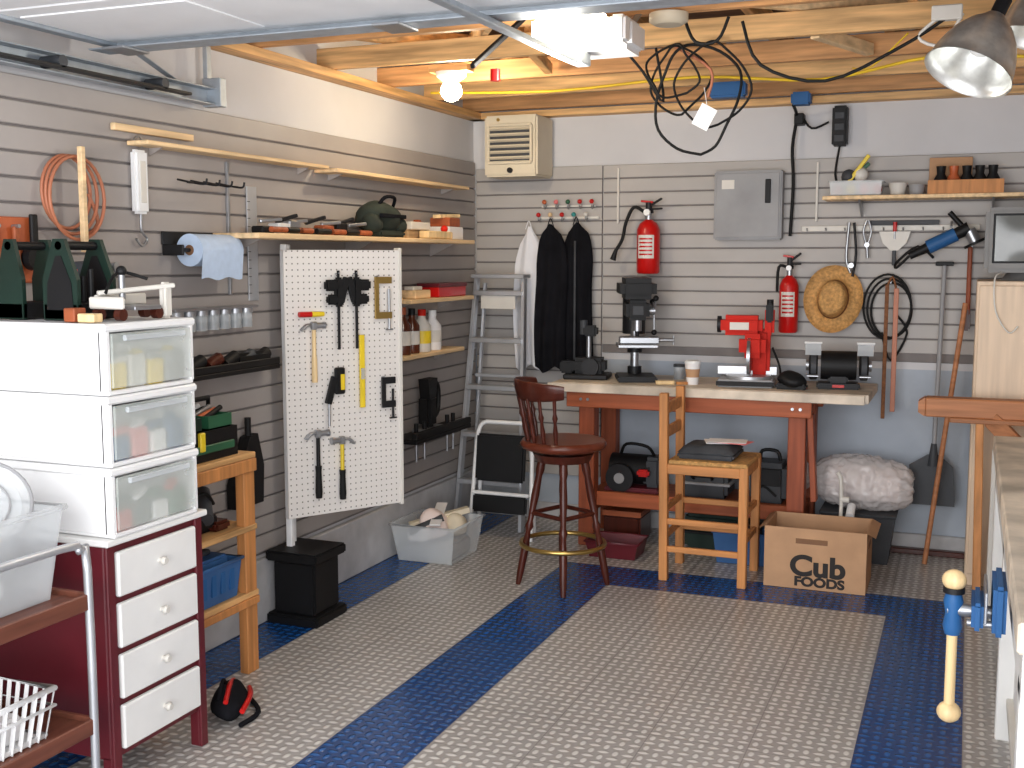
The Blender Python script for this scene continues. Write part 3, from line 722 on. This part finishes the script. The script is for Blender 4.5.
# ---------------------------------------------------------------- pine chair
g = G("pine_chair")
X0,X1,Y0,Y1=1.50,1.89,-1.06,-.72; p='pinez'
g.beam((X0,Y0,0),(X0-.01,Y0,.94),.042,.042,p); g.beam((X0,Y1,0),(X0-.01,Y1,.94),.042,.042,p)
g.beam((X1,Y0,0),(X1,Y0,.60),.042,.042,p); g.beam((X1,Y1,0),(X1,Y1,.60),.042,.042,p)
for z in (.16,.30): g.beam((X0,Y0,z),(X1,Y0,z),.022,.03,'pinezx'); g.beam((X0,Y1,z+.04),(X1,Y1,z+.04),.022,.03,'pinezx')
for z in (.22,.36): g.beam((X0,Y0,z),(X0,Y1,z),.022,.03,'pinezx'); g.beam((X1,Y0,z),(X1,Y1,z),.022,.03,'pinezx')
for z in (.74,.86): g.beam((X0-.008,Y0,z),(X0-.008,Y1,z),.02,.055,'pinezx')
g.beam((X0,Y0,.565),(X1,Y0,.565),.025,.05,'pinezx'); g.beam((X0,Y1,.565),(X1,Y1,.565),.025,.05,'pinezx'); g.beam((X1,Y0,.565),(X1,Y1,.565),.025,.05,'pinezx'); g.beam((X0,Y0,.565),(X0,Y1,.565),.025,.05,'pinezx')
g.box(X0+.02,X1+.02,Y0-.025,Y1+.025,.59,.612,'straw',.008); g.done()
g = G("seat_cushion"); 
g.surf(lambda u,v: Vector((1.55+.28*u,-1.03+.28*v,.645+.035*(1-(2*u-1)**6)*(1-(2*v-1)**6)+.006*noise.noise(Vector((u*5,v*5,0))))),16,16,'clothg'); g.box(1.55,1.83,-1.03,-.75,.613,.648,'clothg',.012); g.done()
g = G("loose_papers"); g.M=Rz(.3,(1.76,-.88,.686)); g.box(-.10,.10,-.07,.07,0,.003,'paperw',.0005); g.M=Rz(-.2,(1.80,-.9,.690)); g.box(-.09,.09,-.06,.06,0,.003,'pink',.0005); g.M=Rz(.1,(1.78,-.9,.694)); g.box(-.10,.09,-.06,.06,0,.002,'paperw',.0005); g.done()

# ---------------------------------------------------------------- ladders
g = G("step_ladder")
def lad(xc,yb,yt,zt,wb,wt,m,steps,d=.07):
    for s in (-1,1): g.beam((xc+s*wb/2,yb,0.0),(xc+s*wt/2,yt,zt),.022,d,m,(0,1,0)) 
    for k in range(steps):
        t=(k+1)/(steps+.35); w=wb+(wt-wb)*t; y=yb+(yt-yb)*t; g.box(xc-w/2,xc+w/2,y-.045,y+.035,zt*t-.014,zt*t+.014,m,.003)
lad(.27,-.42,-.22,1.49,.42,.30,'alu',5,.05)
g.box(.10,.44,-.28,-.16,1.48,1.505,'alu',.004)
for s in (-1,1): g.beam((.27+s*.17,-.28,0.0),(.27+s*.12,-.17,1.45),.018,.025,'alu',(0,1,0))
for z in (.4,.9): g.beam((.12,-.255,z),(.42,-.255,z),.015,.02,'alu')
g.box(.16,.38,-.262,-.258,1.30,1.38,'offw',.001)
g.done()
g = G("folding_step_stool"); yb=-.60; xc=.42
for s in (-1,1):
    g.tube([(xc+s*.19,yb,.0),(xc+s*.18,yb+.04,.3),(xc+s*.165,yb+.08,.60),(xc+s*.12,yb+.09,.66)],.013,'white')
    g.tube([(xc+s*.175,yb+.10,.0),(xc+s*.165,yb+.10,.3),(xc+s*.15,yb+.10,.58)],.012,'white')
g.tube([(xc-.12,yb+.09,.66),(xc+.12,yb+.09,.66)],.013,'white',sub=1)
g.M=Matrix.Translation((xc,yb+.02,.46)) @ Matrix.Rotation(-.12,4,'X'); g.box(-.15,.15,-.02,.02,-.13,.14,'black',.02); g.M=Matrix()
g.M=Matrix.Translation((xc,yb-.0,.20)) @ Matrix.Rotation(-.12,4,'X'); g.box(-.165,.165,-.015,.015,-.05,.05,'black',.01); g.box(-.175,.175,-.01,.02,.05,.07,'white',.005); g.M=Matrix()
g.done()
g = G("clear_storage_tub"); g.obox(.07,.44,-1.26,-.88,.002,.20,.004,'clear',.03,.008)
g.box(.12,.39,-1.20,-.94,.012,.10,'grey',.01); g.box(.13,.25,-1.19,-1.0,.10,.17,'paperw',.008)
g.beam((.12,-1.14,.17),(.38,-.94,.24),.05,.03,'cream'); g.blob((.24,-1.09,.18),.08,'rollp',k=.4); g.blob((.34,-1.02,.17),.06,'cream',k=.3); g.beam((.3,-1.2,.2),(.2,-.9,.25),.06,.01,'paperw'); g.cyl((.15,-1.2,.15),(.3,-1.1,.22),.02,'dgrey'); g.done()

# ---------------------------------------------------------------- pegboard display
U = Vector((.512,.859,0)).normalized(); Nn = Vector((U.y,-U.x,0)); BW=.575
PM = Matrix((U, -Nn, Vector((0,0,1)))).transposed().to_4x4(); PM.translation=(.120,-2.295,.455)
g = G("pegboard_display",PM)
g.box(0,BW,0,.008,0,1.18,'peg',0)
for a,b in ((0,.02),(BW-.02,BW)): g.box(a,b,.008,.035,0,1.18,'white',.002)
for a,b in ((0,.03),(1.15,1.18)): g.box(.02,BW-.02,.008,.035,a,b,'white',.002)
g.box(BW,BW+.018,-.005,.04,-.01,1.19,'offw',.003)
PI = PM.inverted(); g.M = PI
g.box(.04,.30,-2.37,-2.11,0,.045,'black',.008); g.box(.065,.275,-2.345,-2.135,.045,.28,'black',.01); g.box(.04,.30,-2.37,-2.11,.28,.325,'black',.008)
g.box(.085,.115,-2.27,-2.24,.32,1.66,'white',.004); g.box(.05,.078,-2.20,-2.17,.32,1.66,'white',.004)
g.M = Matrix()
g.done()
def LG(name): return G(name,PM)
f=-.014
def cc(g,u,v,w,h,m,scr):
    g.poly([(u,f-.012,v),(u+w,f-.012,v),(u+w,f-.012,v-.03),(u+.018,f-.012,v-.03),(u+.018,f-.012,v-h+.03),(u+w,f-.012,v-h+.03),(u+w,f-.012,v-h),(u,f-.012,v-h)],(0,.012,0),m)
    g.cyl((u+w-.012,f-.006,v-h-.05),(u+w-.012,f-.006,v-.055),.006,scr); g.cyl((u+w-.03,f-.006,v-h-.05),(u+w+.006,f-.006,v-h-.05),.004,scr)
    g.cyl((u+.01,-.001,v),(u+.01,-.03,v+.004),.003,'steel')
for nm,u,m,v,w,h in (("c_clamp",.44,'brass',1.06,.085,.19),("c_clamp",.47,'blackm',.60,.07,.14)):
    g=LG(nm); cc(g,u,v,w,h,m,'steel' if m=='brass' else 'blackm'); g.done()
for u,s in ((.25,-1),(.34,1)):
    g=LG("bar_clamp"); g.box(u-.006,u+.006,f-.016,f-.008,.74,1.09,'blackm',.001)
    g.box(min(u,u+s*.07),max(u,u+s*.07),f-.03,f,1.00,1.05,'black',.012); g.box(min(u,u+s*.06),max(u,u+s*.06),f-.03,f,.94,.985,'black',.01); g.box(u-.02,u+.02,f-.03,f,.93,1.06,'black',.008)
    g.beam((u-s*.01,f-.015,.95),(u-s*.04,f-.015,1.06),.02,.03,'black'); g.cyl((u,-.001,1.075),(u,-.04,1.08),.003,'steel'); g.done()
g=LG("screwdriver"); g.cyl((.06,f-.003,.90),(.12,f-.003,.90),.012,'red'); g.cyl((.12,f-.003,.90),(.18,f-.003,.90),.013,'yellow',.010); g.done()
def hammer(u,v0,v1,hm,grip,s=1):
    g=LG("claw_hammer"); g.prof((u,f-.004,v0),(u,f-.004,v1),[(0,.013),(.4,.012),(.5,.009),(1,.009)],hm,12)
    if grip: g.prof((u,f-.004,v0),(u,f-.004,v0+(v1-v0)*.5),[(0,.014),(.2,.016),(.8,.013),(1,.015)],grip,12)
    g.cyl((u-s*.005,f-.004,v1),(u+s*.045,f-.004,v1),.013,'steel'); g.cyl((u+s*.045,f-.004,v1),(u+s*.055,f-.004,v1),.016,'steel'); g.box(u-.012,u+.012,f-.017,f+.009,v1-.018,v1+.018,'steel',.004)
    for y in (-.007,.007): g.tube([(u-s*.008,f-.004+y*.6,v1+.003),(u-s*.035,f-.004+y,v1+.002),(u-s*.06,f-.004+y*1.3,v1-.02)],.006,'steel')
    g.done()
hammer(.13,.60,.85,'beech',None); hammer(.14,.08,.37,'black','rubber'); hammer(.26,.06,.33,'yellow','rubber',-1)
g=LG("spirit_level"); g.box(.355,.38,f-.012,f,.47,.80,'yellow',.002); g.box(.358,.377,f-.014,f-.012,.60,.65,'clear2',.001); g.done()
g=LG("utility_knife"); g.box(.225,.275,f-.02,f,.54,.66,'black',.01); g.box(.25,.27,f-.022,f-.02,.56,.63,'yellow',.002); g.beam((.225,f-.01,.62),(.19,f-.01,.50),.02,.03,'black'); g.cyl((.195,f-.01,.50),(.195,f-.01,.40),.006,'steel'); g.done()

# ---------------------------------------------------------------- left wall shelves + items
WL=.0235
def wshelf(name,y0,y1,z,d,m='pinel',t=.022,br=.05):
    g=G(name); g.box(WL,d,y0,y1,z-t,z,m,.003)
    n=max(2,int((y1-y0)/.9)+1)
    for i in range(n):
        y=y0+.12+(y1-y0-.24)*i/(n-1); g.poly([(WL,y,z-t),(d*.7,y,z-t),(WL,y,z-t-br)],(0,.006,0),'slatL')
    return g.done()
wshelf("wall_shelf",-3.14,-1.90,2.02,.12,t=.016,br=.03); wshelf("wall_shelf",-1.88,-.40,2.01,.15,t=.018,br=.03)
wshelf("wall_shelf",-2.66,-.55,1.70,.25,br=.07)
wshelf("wall_shelf",-1.25,-.45,1.385,.20); wshelf("wall_shelf",-1.25,-.50,1.09,.16); 
g=G("black_tool_shelf"); g.box(WL,.20,-1.2,-.50,.62,.645,'black',.004); g.box(.17,.20,-1.2,-.50,.645,.68,'black',.004)
for y in (-1.05,-.95,-.66,-.58): g.cyl((.12,y,.62),(.12,y,.50),.006,'steel'); g.cyl((.12,y,.71),(.12,y,.645),.012,'black')
g.done()
simple("wood_strip",(WL,.045,-3.22,-2.78,2.05,2.075,'pinel',.002))
g=G("duffel_bag"); z=1.704
g.blob((.14,-1.47,z+.092),.088,'olive',(1,1.7,.95),k=.2,seed=1); g.blob((.17,-1.35,z+.062),.055,'olive',(1,1,.9),12,k=.2); g.blob((.17,-1.60,z+.062),.055,'olive',(1,.9,.9),12,k=.2)
g.tube([(.17,-1.55,z+.14),(.2,-1.52,z+.19),(.2,-1.42,z+.19),(.17,-1.39,z+.14)],.009,'clothb'); g.box(.06,.22,-1.6,-1.34,z,z+.03,'olive',.01); g.beam((.22,-1.6,z+.1),(.22,-1.35,z+.1),.02,.02,'clothb'); g.done()
z=1.702
g=G("wood_plane")
g.box(.08,.15,-1.18,-.85,z,z+.045,'pinel',.006); g.box(.17,.23,-1.10,-.80,z,z+.04,'beech',.006); g.box(.09,.14,-1.03,-.98,z+.045,z+.10,'redwood',.01); g.ball((.2,-.85,z+.055),.02,'redo',n=10); g.box(.12,.18,-1.2,-.98,z+.045,z+.085,'offw',.004); g.done()
g=G("parts_box"); g.box(.06,.2,-.78,-.60,z,z+.07,'paperw',.004); g.box(.07,.19,-.76,-.62,z+.07,z+.12,'redwood',.004); g.beam((.13,-.8,z+.125),(.15,-.58,z+.135),.05,.02,'beech'); g.done()
g=G("small_hand_tools")
for i,(y,m) in enumerate(((-2.5,'black'),(-2.38,'white'),(-2.3,'steel'),(-2.15,'black'),(-2.02,'redwood'),(-1.9,'black'),(-1.78,'dgrey'))):
    g.box(.10,.16,y,y+.09,z,z+.03+.015*(i%3),m,.006); g.cyl((.20,y,z+.015),(.20,y+.11,z+.015),.012,'black' if i%2 else 'redwood')
    g.beam((.13,y+.02,z+.05),(.17,y+.12,z+.06+.02*(i%2)),.02,.015,'blackm' if i%2 else 'steel')
g.done()
g=G("red_parts_box"); g.box(.05,.18,-.88,-.52,1.386,1.45,'red',.006); g.box(.045,.185,-.885,-.515,1.44,1.462,'cabred',.004); g.done()
g=G("yellow_glue_box"); g.box(.06,.16,-1.12,-.94,1.386,1.43,'pinel',.004); g.box(.08,.14,-1.1,-1.0,1.43,1.45,'offw',.004); g.done()
def bottle(name,x,y,zz,r,h,m,cap):
    g=G(name); g.prof((x,y,zz),(x,y,zz+h),[(0,r*.95),(.04,r),(.62,r),(.78,r*.45),(.86,r*.4)],m,20,True); g.cyl((x,y,zz+h*.85),(x,y,zz+h),r*.45,cap); g.prof((x,y,zz+h*.2),(x,y,zz+h*.5),[(0,r*1.02),(1,r*1.02)],'offw' if m!='offw' else 'yellow',20,False); g.done()
bottle("glue_bottle",.09,-1.14,1.091,.045,.25,'brownb','orange'); bottle("glue_bottle",.09,-1.03,1.091,.042,.24,'brownb','black'); bottle("solvent_bottle",.09,-.91,1.091,.05,.23,'offw','redo'); bottle("solvent_bottle",.09,-.78,1.091,.05,.22,'paperw','white')
g=G("jigsaw"); z=.647; g.box(.06,.14,-.92,-.82,z+.02,z+.20,'black',.02); g.poly([(.07,-.80,z+.29),(.07,-.92,z+.29),(.07,-.90,z+.18),(.07,-.82,z+.18)],(.06,0,0),'black'); g.tube([(.1,-.84,z+.28),(.1,-.74,z+.24),(.1,-.74,z+.10),(.1,-.82,z+.06)],.014,'black'); g.box(.05,.15,-.97,-.74,z,z+.02,'steel',.003); g.done()

g=G("spring_scale"); g.box(WL,.055,-3.13,-3.06,1.76,1.99,'white',.012); g.box(.055,.058,-3.11,-3.08,1.80,1.95,'offw',.002)
g.tube([(.04,-3.095,1.99),(.04,-3.07,2.015),(.04,-3.095,2.04),(.04,-3.13,2.015)],.004,'steel'); g.tube([(.04,-3.095,1.76),(.04,-3.095,1.70),(.04,-3.065,1.67),(.04,-3.095,1.645),(.04,-3.125,1.67)],.005,'steel'); g.done()
g=G("coiled_air_hose")
for k in range(3): g.ring((.04+.014*k,-3.46+.01*k,1.82-.01*k),.11+.008*k,.006,'orcord','x',30,(1,1.1))
g.tube([(.04,-3.36,1.82),(.05,-3.33,1.72),(.05,-3.42,1.66)],.006,'orcord'); g.tube([(WL,-3.46,1.93),(.07,-3.46,1.935)],.005,'steel'); g.done()
simple("wood_stake",(.08,.10,-3.45,-3.43,1.62,1.97,'pinel',.002))
g=G("orange_tool_board"); g.box(WL,.04,-3.95,-3.60,1.52,1.73,'orange',.004)
for y in (-3.86,-3.78,-3.7): g.cyl((.04,y,1.70),(.07,y,1.70),.006,'steel'); g.box(.045,.06,y-.012,y+.012,1.56,1.70,'redwood',.004)
g.cyl((.05,-3.64,1.6),(.08,-3.64,1.6),.04,'black'); g.box(.045,.06,-3.64,-3.61,1.64,1.74,'black',.004); g.done()
g=G("steel_standard"); g.box(WL,.035,-2.56,-2.545,1.45,1.99,'steel',.001); g.done()
g=G("steel_ruler"); g.box(WL,.03,-2.42,-2.35,1.42,1.90,'alu',.001)
for k in range(12): g.box(.03,.0305,-2.42,-2.40,1.45+k*.035,1.453+k*.035,'dgrey',0)
g.done()
g=G("wire_hook_rack")
for y in (-2.86,-2.78,-2.70,-2.62): g.tube([(WL,y,1.90),(.10,y,1.885),(.15,y,1.88),(.16,y,1.90)],.004,'blackm')
g.tube([(.10,-2.9,1.885),(.10,-2.58,1.885)],.004,'blackm',sub=1); g.done()
g=G("paper_towel_holder"); g.cyl((.10,-2.90,1.63),(.10,-2.64,1.63),.062,'paper',n=28); g.cyl((.10,-2.902,1.63),(.10,-2.638,1.63),.02,'cardin'); g.cyl((.10,-2.96,1.63),(.10,-2.60,1.63),.008,'blackm')
for y in (-2.96,-2.60): g.box(WL,.12,y-.006,y+.006,1.61,1.65,'blackm',.003)
g.box(WL,.03,-2.97,-2.59,1.65,1.70,'blackm',.003); g.surf(lambda u,v: Vector((.162-.01*v,-2.90+.26*u,1.63-.11*v+.006*sin(u*12)*v)),12,6,'paper'); g.done()
g=G("hardware_jar_rack"); g.box(WL,.09,-2.98,-2.44,1.395,1.405,'steel',.001)
for k in range(7):
    y=-2.94+k*.075; g.cyl((.058,y,1.394),(.058,y,1.375),.03,'steel'); g.cyl((.058,y,1.375),(.058,y,1.315),.027,'clear2'); g.cyl((.058,y,1.345),(.058,y,1.318),.024,'dgrey')
g.done()
g=G("magnetic_tool_tray"); g.box(WL,.13,-2.95,-2.35,1.13,1.15,'black',.003); g.box(.12,.13,-2.95,-2.35,1.15,1.18,'black',.003)
for k,m in enumerate(('black','darkwood','black','dgrey','black')): g.cyl((.08,-2.9+k*.11,1.17),(.08,-2.82+k*.11,1.20),.026,m)
g.box(.04,.11,-2.62,-2.38,1.15,1.21,'black',.012); g.done()
g=G("dust_pan"); g.poly([(WL+.01,-2.52,.85),(WL+.01,-2.46,.86),(WL+.01,-2.42,.72),(WL+.01,-2.43,.56),(WL+.01,-2.62,.56),(WL+.01,-2.62,.66)],(.05,0,0),'black'); g.cyl((WL+.03,-2.49,.85),(WL+.03,-2.49,.93),.014,'black'); g.done()

# wooden shelf unit
g=G("wooden_shelf_unit")
for x in (.04,.30):
    for y in (-3.45,-2.90): g.box(x-.0,x+.04,y-.03,y+.04,0,.845,'pinez',.003)
for z in (.84,.56,.30): g.box(.035,.345,-3.475,-2.855,z,z+.022,'piney',.003)
g.box(.34,.352,-3.47,-2.86,.79,.84,'pinez',.003); g.box(.34,.352,-3.47,-2.86,.27,.30,'pinez',.003)
g.done()
g=G("open_toolbox"); z=.863
g.obox(.08,.31,-3.30,-2.92,z,z+.11,.008,'black'); g.obox(.09,.30,-3.28,-3.12,z+.115,z+.16,.006,'dkgreen'); g.obox(.09,.30,-3.08,-2.94,z+.115,z+.16,.006,'green')
for i in range(6): g.cyl((.12+.03*i,-3.26,z+.15),(.14+.025*i,-3.14,z+.17+.008*(i%3)),.010,['black','redo','yellow','steel','black','white'][i]); g.cyl((.12+.03*i,-3.06,z+.15),(.14+.025*i,-2.96,z+.17+.01*(i%2)),.010,['black','white','black','steel','orange','black'][i])
g.tube([(.195,-3.28,z+.11),(.195,-3.28,z+.21),(.195,-2.94,z+.21),(.195,-2.94,z+.11)],.01,'black',sub=1)
g.box(.308,.32,-3.25,-2.95,z+.03,z+.06,'green',.003); g.box(.31,.325,-3.16,-3.13,z+.04,z+.11,'yellow',.003); g.done()
g=G("blue_basket"); g.obox(.08,.335,-3.28,-2.95,.323,.47,.006,'bluebin',.015,.007)
g.box(.11,.30,-3.24,-2.98,.33,.49,'bluebin',.01); g.box(.15,.25,-3.2,-3.02,.49,.51,'dgrey',.01)
for k in range(5): g.box(.326,.334,-3.24+k*.055,-3.215+k*.055,.36,.44,'blue',.001)
g.done()
g=G("small_power_tool"); g.box(.1,.28,-3.2,-3.0,.583,.66,'black',.02); g.cyl((.29,-3.1,.64),(.2,-3.0,.72),.03,'dgrey'); g.box(.2,.3,-3.05,-2.96,.583,.62,'darkwood',.01); g.tube([(.2,-3.15,.66),(.28,-3.1,.74),(.25,-3.0,.68)],.007,'rubber'); g.done()
g=G("tool_pouch_bag"); g.M=Rz(.5,(.50,-3.27,0))
g.blob((0,.0,.052),.075,'clothb',(.85,1.75,.68),k=.2,seed=3); g.tube([(.055,-.11,.05),(.070,0,.062),(.055,.11,.05)],.010,'red'); g.tube([(.0,-.11,.085),(.0,0,.103),(.0,.10,.085)],.009,'red')
g.tube([(-.03,-.08,.08),(-.02,-.02,.13),(-.02,.06,.08)],.007,'clothb'); g.tube([(.05,-.13,.01),(.10,-.02,.01),(.05,.12,.012)],.009,'clothb'); g.done()

# ---------------------------------------------------------------- red cabinet w/ drawers
g=G("drawer_cabinet"); x1=.58; y0,y1=-3.94,-3.50
g.box(.06,x1-.012,y0,y1,.12,.77,'cabred',.004); g.box(.05,x1+.015,y0-.012,y1+.012,.77,.79,'wpaint',.004)
g.box(x1-.012,x1,y0,y0+.035,.0,.77,'cabred',.003); g.box(x1-.012,x1,y1-.035,y1,.0,.77,'cabred',.003)
for yy in (y0,y1-.035):
    for xx in (.07,x1-.045): g.box(xx,xx+.035,yy,yy+.035,0,.13,'cabred',.003)
for k in range(4):
    z=.145+k*.155; g.box(x1-.012,x1+.008,y0+.04,y1-.04,z,z+.135,'wpaint',.005)
    g.prof((x1+.008,(y0+y1)/2,z+.068),(x1+.034,(y0+y1)/2,z+.068),[(0,.007),(.4,.007),(.6,.014),(1,.010)],'offw',14)
g.done()
for k in range(3):
    z=.792+k*.208; yA,yB=-3.93,-3.54; xA,xB=.06,.60
    g=G("plastic_drawer_unit")
    g.box(xA-.005,xB+.005,yA-.010,yB+.008,z+.182,z+.206,'white',.006); g.box(xA,xB,yA+.004,yB-.004,z,z+.014,'white',.004)
    g.box(xA,xB-.02,yA,yA+.010,z+.01,z+.185,'white',.004); g.box(xA,xB-.02,yB-.010,yB,z+.01,z+.185,'white',.004); g.box(xA,xA+.012,yA,yB,z+.01,z+.185,'white',.003)
    g.box(xB-.003,xB+.006,yA+.018,yB-.018,z+.020,z+.178,'frost',.003); g.box(xB-.03,xB,yA,yA+.018,z+.01,z+.185,'white',.003); g.box(xB-.03,xB,yB-.018,yB,z+.01,z+.185,'white',.003)
    g.box(xB+.006,xB+.020,yA+.06,yB-.06,z+.155,z+.172,'clear2',.003)
    c1=[('redo','dgrey','paperw','green'),('blue','pink','paperw','blue'),('yellow','offw','yellow','grey')][k]
    g.box(xB-.17,xB-.10,yA+.02,yB-.02,z+.015,z+.14,'paperw',.006)
    for i,m in enumerate(c1):
        g.box(xB-.09,xB-.012,yA+.03+i*.082,yA+.10+i*.082,z+.015,z+.07+.02*(i%2)+.01*k,m,.006)
        g.beam((xB-.03,yA+.04+i*.08,z+.095),(xB-.04,yA+.11+i*.07,z+.10+.015*(i%2)),.03,.02,c1[(i+1)%4])
    g.done()
zt=1.4165
g=G("tool_caddy")
for y in (-3.85,-3.70):
    g.poly([(.30,y,zt),(.43,y,zt),(.43,y,zt+.12),(.385,y,zt+.24),(.345,y,zt+.24),(.30,y,zt+.12)],(0,.015,0),'dkgreen')
    g.poly([(.315,y-.002,zt+.03),(.415,y-.002,zt+.03),(.41,y-.002,zt+.11),(.375,y-.002,zt+.19),(.355,y-.002,zt+.19),(.32,y-.002,zt+.11)],(0,.003,0),'black')
g.box(.30,.43,-3.85,-3.685,zt,zt+.05,'black',.004); g.cyl((.365,-3.85,zt+.22),(.365,-3.69,zt+.22),.013,'black')
for i in range(4): g.cyl((.32+.03*i,-3.77,zt+.05),(.32+.03*i,-3.77,zt+.13+.02*(i%2)),.008,['steel','redo','black','black'][i])
g.done()
g=G("tool_caddy")
for y in (-3.86,-3.72):
    g.poly([(.13,y,zt),(.23,y,zt),(.23,y,zt+.12),(.20,y,zt+.24),(.165,y,zt+.24),(.13,y,zt+.12)],(0,.015,0),'dkgreen')
g.box(.13,.23,-3.86,-3.705,zt,zt+.05,'black',.004); g.cyl((.18,-3.86,zt+.22),(.18,-3.71,zt+.22),.013,'black'); g.done()
g=G("miter_clamp_jig"); 
g.box(.46,.585,-3.84,-3.825,zt+.035,zt+.07,'offw',.006); g.box(.46,.475,-3.82,-3.60,zt+.04,zt+.075,'offw',.006); g.beam((.47,-3.81,zt+.08),(.58,-3.60,zt+.10),.022,.014,'offw'); g.box(.55,.575,-3.64,-3.60,zt,zt+.11,'offw',.008)
for p in ((.48,-3.82),(.56,-3.82),(.48,-3.62),(.56,-3.66)): g.cyl((p[0]-.01,p[1],zt+.018),(p[0]+.012,p[1],zt+.018),.018,'darkwood'); 
g.cyl((.5,-3.74,zt+.06),(.5,-3.74,zt+.14),.01,'steel'); g.ball((.5,-3.74,zt+.145),.016,'black'); g.tube([(.49,-3.8,zt+.08),(.47,-3.72,zt+.14),(.53,-3.66,zt+.12)],.005,'rubber')
g.box(.46,.58,-3.78,-3.66,zt+.03,zt+.042,'steel',.002); g.done()
g=G("cordless_drill"); g.cyl((.16,-3.66,zt+.14),(.32,-3.62,zt+.15),.028,'dgrey'); g.cyl((.32,-3.62,zt+.15),(.37,-3.61,zt+.155),.016,'steel'); g.beam((.20,-3.65,zt+.13),(.19,-3.65,zt+.04),.03,.04,'black'); g.box(.14,.24,-3.69,-3.61,zt,zt+.045,'black',.008); g.done()
g=G("small_wood_blocks"); g.box(.49,.55,-3.92,-3.88,zt,zt+.025,'beech',.003); g.box(.44,.48,-3.92,-3.87,zt,zt+.04,'redwood',.003); g.done()

# ---------------------------------------------------------------- cart at left
g=G("metal_cart"); xa,xb,ya,yb=.06,.62,-4.75,-4.06
for x in (xa,xb):
    g.tube([(x,ya,.02),(x,ya,.74),(x,ya+.03,.80),(x,ya+.09,.82),(x,yb-.09,.82),(x,yb-.03,.80),(x,yb,.74),(x,yb,.02)],.012,'alu',sub=3)
for z in (.30,.66):
    g.box(xa,xb,ya,yb,z-.03,z,'cartwood',.004); g.box(xa-.0,xb,yb-.01,yb+.005,z-.035,z+.015,'cartwood',.003); g.box(xb-.01,xb+.005,ya,yb,z-.035,z+.012,'cartwood',.003)
for x in (xa,xb):
    for y in (ya,yb): g.cyl((x-.012,y,.025),(x+.012,y,.025),.025,'rubber')
g.done()
g=G("clear_storage_bin"); g.obox(.10,.57,-4.62,-4.09,.662,.92,.004,'clear',.03,.009)
for i in range(18):
    g.blob((.24+.24*random.random(),-4.5+.32*random.random(),.73+.12*random.random()),.05+.02*random.random(),['offw','dgrey','clothw','grey','pinel'][i%5],n=14,k=.4,seed=i)
for i in range(5): g.cyl((.2+.06*i,-4.2,.68),(.24+.05*i,-4.22,.90),.012,['white','dgrey'][i%2])
g.M=Matrix.Translation((.40,-4.22,.93)) @ Matrix.Rotation(.75,4,'Y') @ Matrix.Rotation(.5,4,'X'); g.prof((0,0,0),(0,0,.02),[(0,.11),(.5,.13),(1,.135)],'clear',32,False); g.cyl((0,0,0),(0,0,.004),.11,'clear',n=32); g.ring((0,0,.02),.135,.005,'grey','z',32); g.ring((0,0,.01),.08,.003,'grey','z',32); g.M=Matrix(); g.done()
g=G("white_basket"); x0,x1,y0,y1,z0,z1=.25,.60,-4.55,-4.18,.302,.44
g.box(x0+.02,x1-.02,y0+.02,y1-.02,z0,z0+.008,'white',.002); g.tube([(x0,y0,z1),(x1,y0,z1),(x1,y1,z1),(x0,y1,z1)],.009,'white',closed=True,sub=1); g.tube([(x0+.02,y0+.02,z0+.01),(x1-.02,y0+.02,z0+.01),(x1-.02,y1-.02,z0+.01),(x0+.02,y1-.02,z0+.01)],.007,'white',closed=True,sub=1)
for i in range(12):
    t=i/11
    for q,w in (((x0+(x1-x0)*t,y0),(x0+.02+(x1-x0-.04)*t,y0+.02)),((x0+(x1-x0)*t,y1),(x0+.02+(x1-x0-.04)*t,y1-.02)),((x0,y0+(y1-y0)*t),(x0+.02,y0+.02+(y1-y0-.04)*t)),((x1,y0+(y1-y0)*t),(x1-.02,y0+.02+(y1-y0-.04)*t))):
        g.beam((q[0],q[1],z1),(w[0],w[1],z0),.014,.004,'white',b=.001)
g.tube([(x0,y0,z0+.09),(x1,y0,z0+.09),(x1,y1,z0+.09),(x0,y1,z0+.09)],.005,'white',closed=True,sub=1); g.box(x0+.06,x1-.05,y0+.06,y1-.06,z0+.01,z0+.08,'paperw',.01); g.done()

# ---------------------------------------------------------------- lights, world, camera
def light(name,t,loc,e,col,size=.1,rot=None,sy=None):
    l=bpy.data.lights.new(name,t); l.energy=e; l.color=col
    if t=='AREA':
        l.size=size
        if sy: l.shape='RECTANGLE'; l.size_y=sy
    else: l.shadow_soft_size=size
    o=bpy.data.objects.new(name,l); o.location=loc
    if rot: o.rotation_euler=rot
    COL.objects.link(o); return o
light("daylight_opening",'AREA',(2.2,-7.2,1.35),205,(.97,.98,1.0),4.2,(radians(88),0,0),2.2)
light("opener_lamp",'POINT',(1.5,-2.74,2.20),20,(1,.95,.85),.08)
light("ceiling_lamp",'POINT',(.58,-1.5,2.385),30,(1,.87,.68),.055)
w=bpy.data.worlds.new("World"); S.world=w; w.use_nodes=True; nt=w.node_tree; bg=nt.nodes["Background"]
bg.inputs[0].default_value=(.93,.96,1,1); bg.inputs[1].default_value=1.05
S.view_settings.view_transform='Standard'
S.view_settings.exposure=.05

cam=bpy.data.cameras.new("camera"); cam.sensor_width=36; cam.lens=1130/1024*36; cam.clip_start=.02
co=bpy.data.objects.new("camera",cam); co.location=(2.859,-6.459,1.6)
co.rotation_euler=(radians(90)-math.atan(126/1130),0,radians(21.96)); COL.objects.link(co); S.camera=co
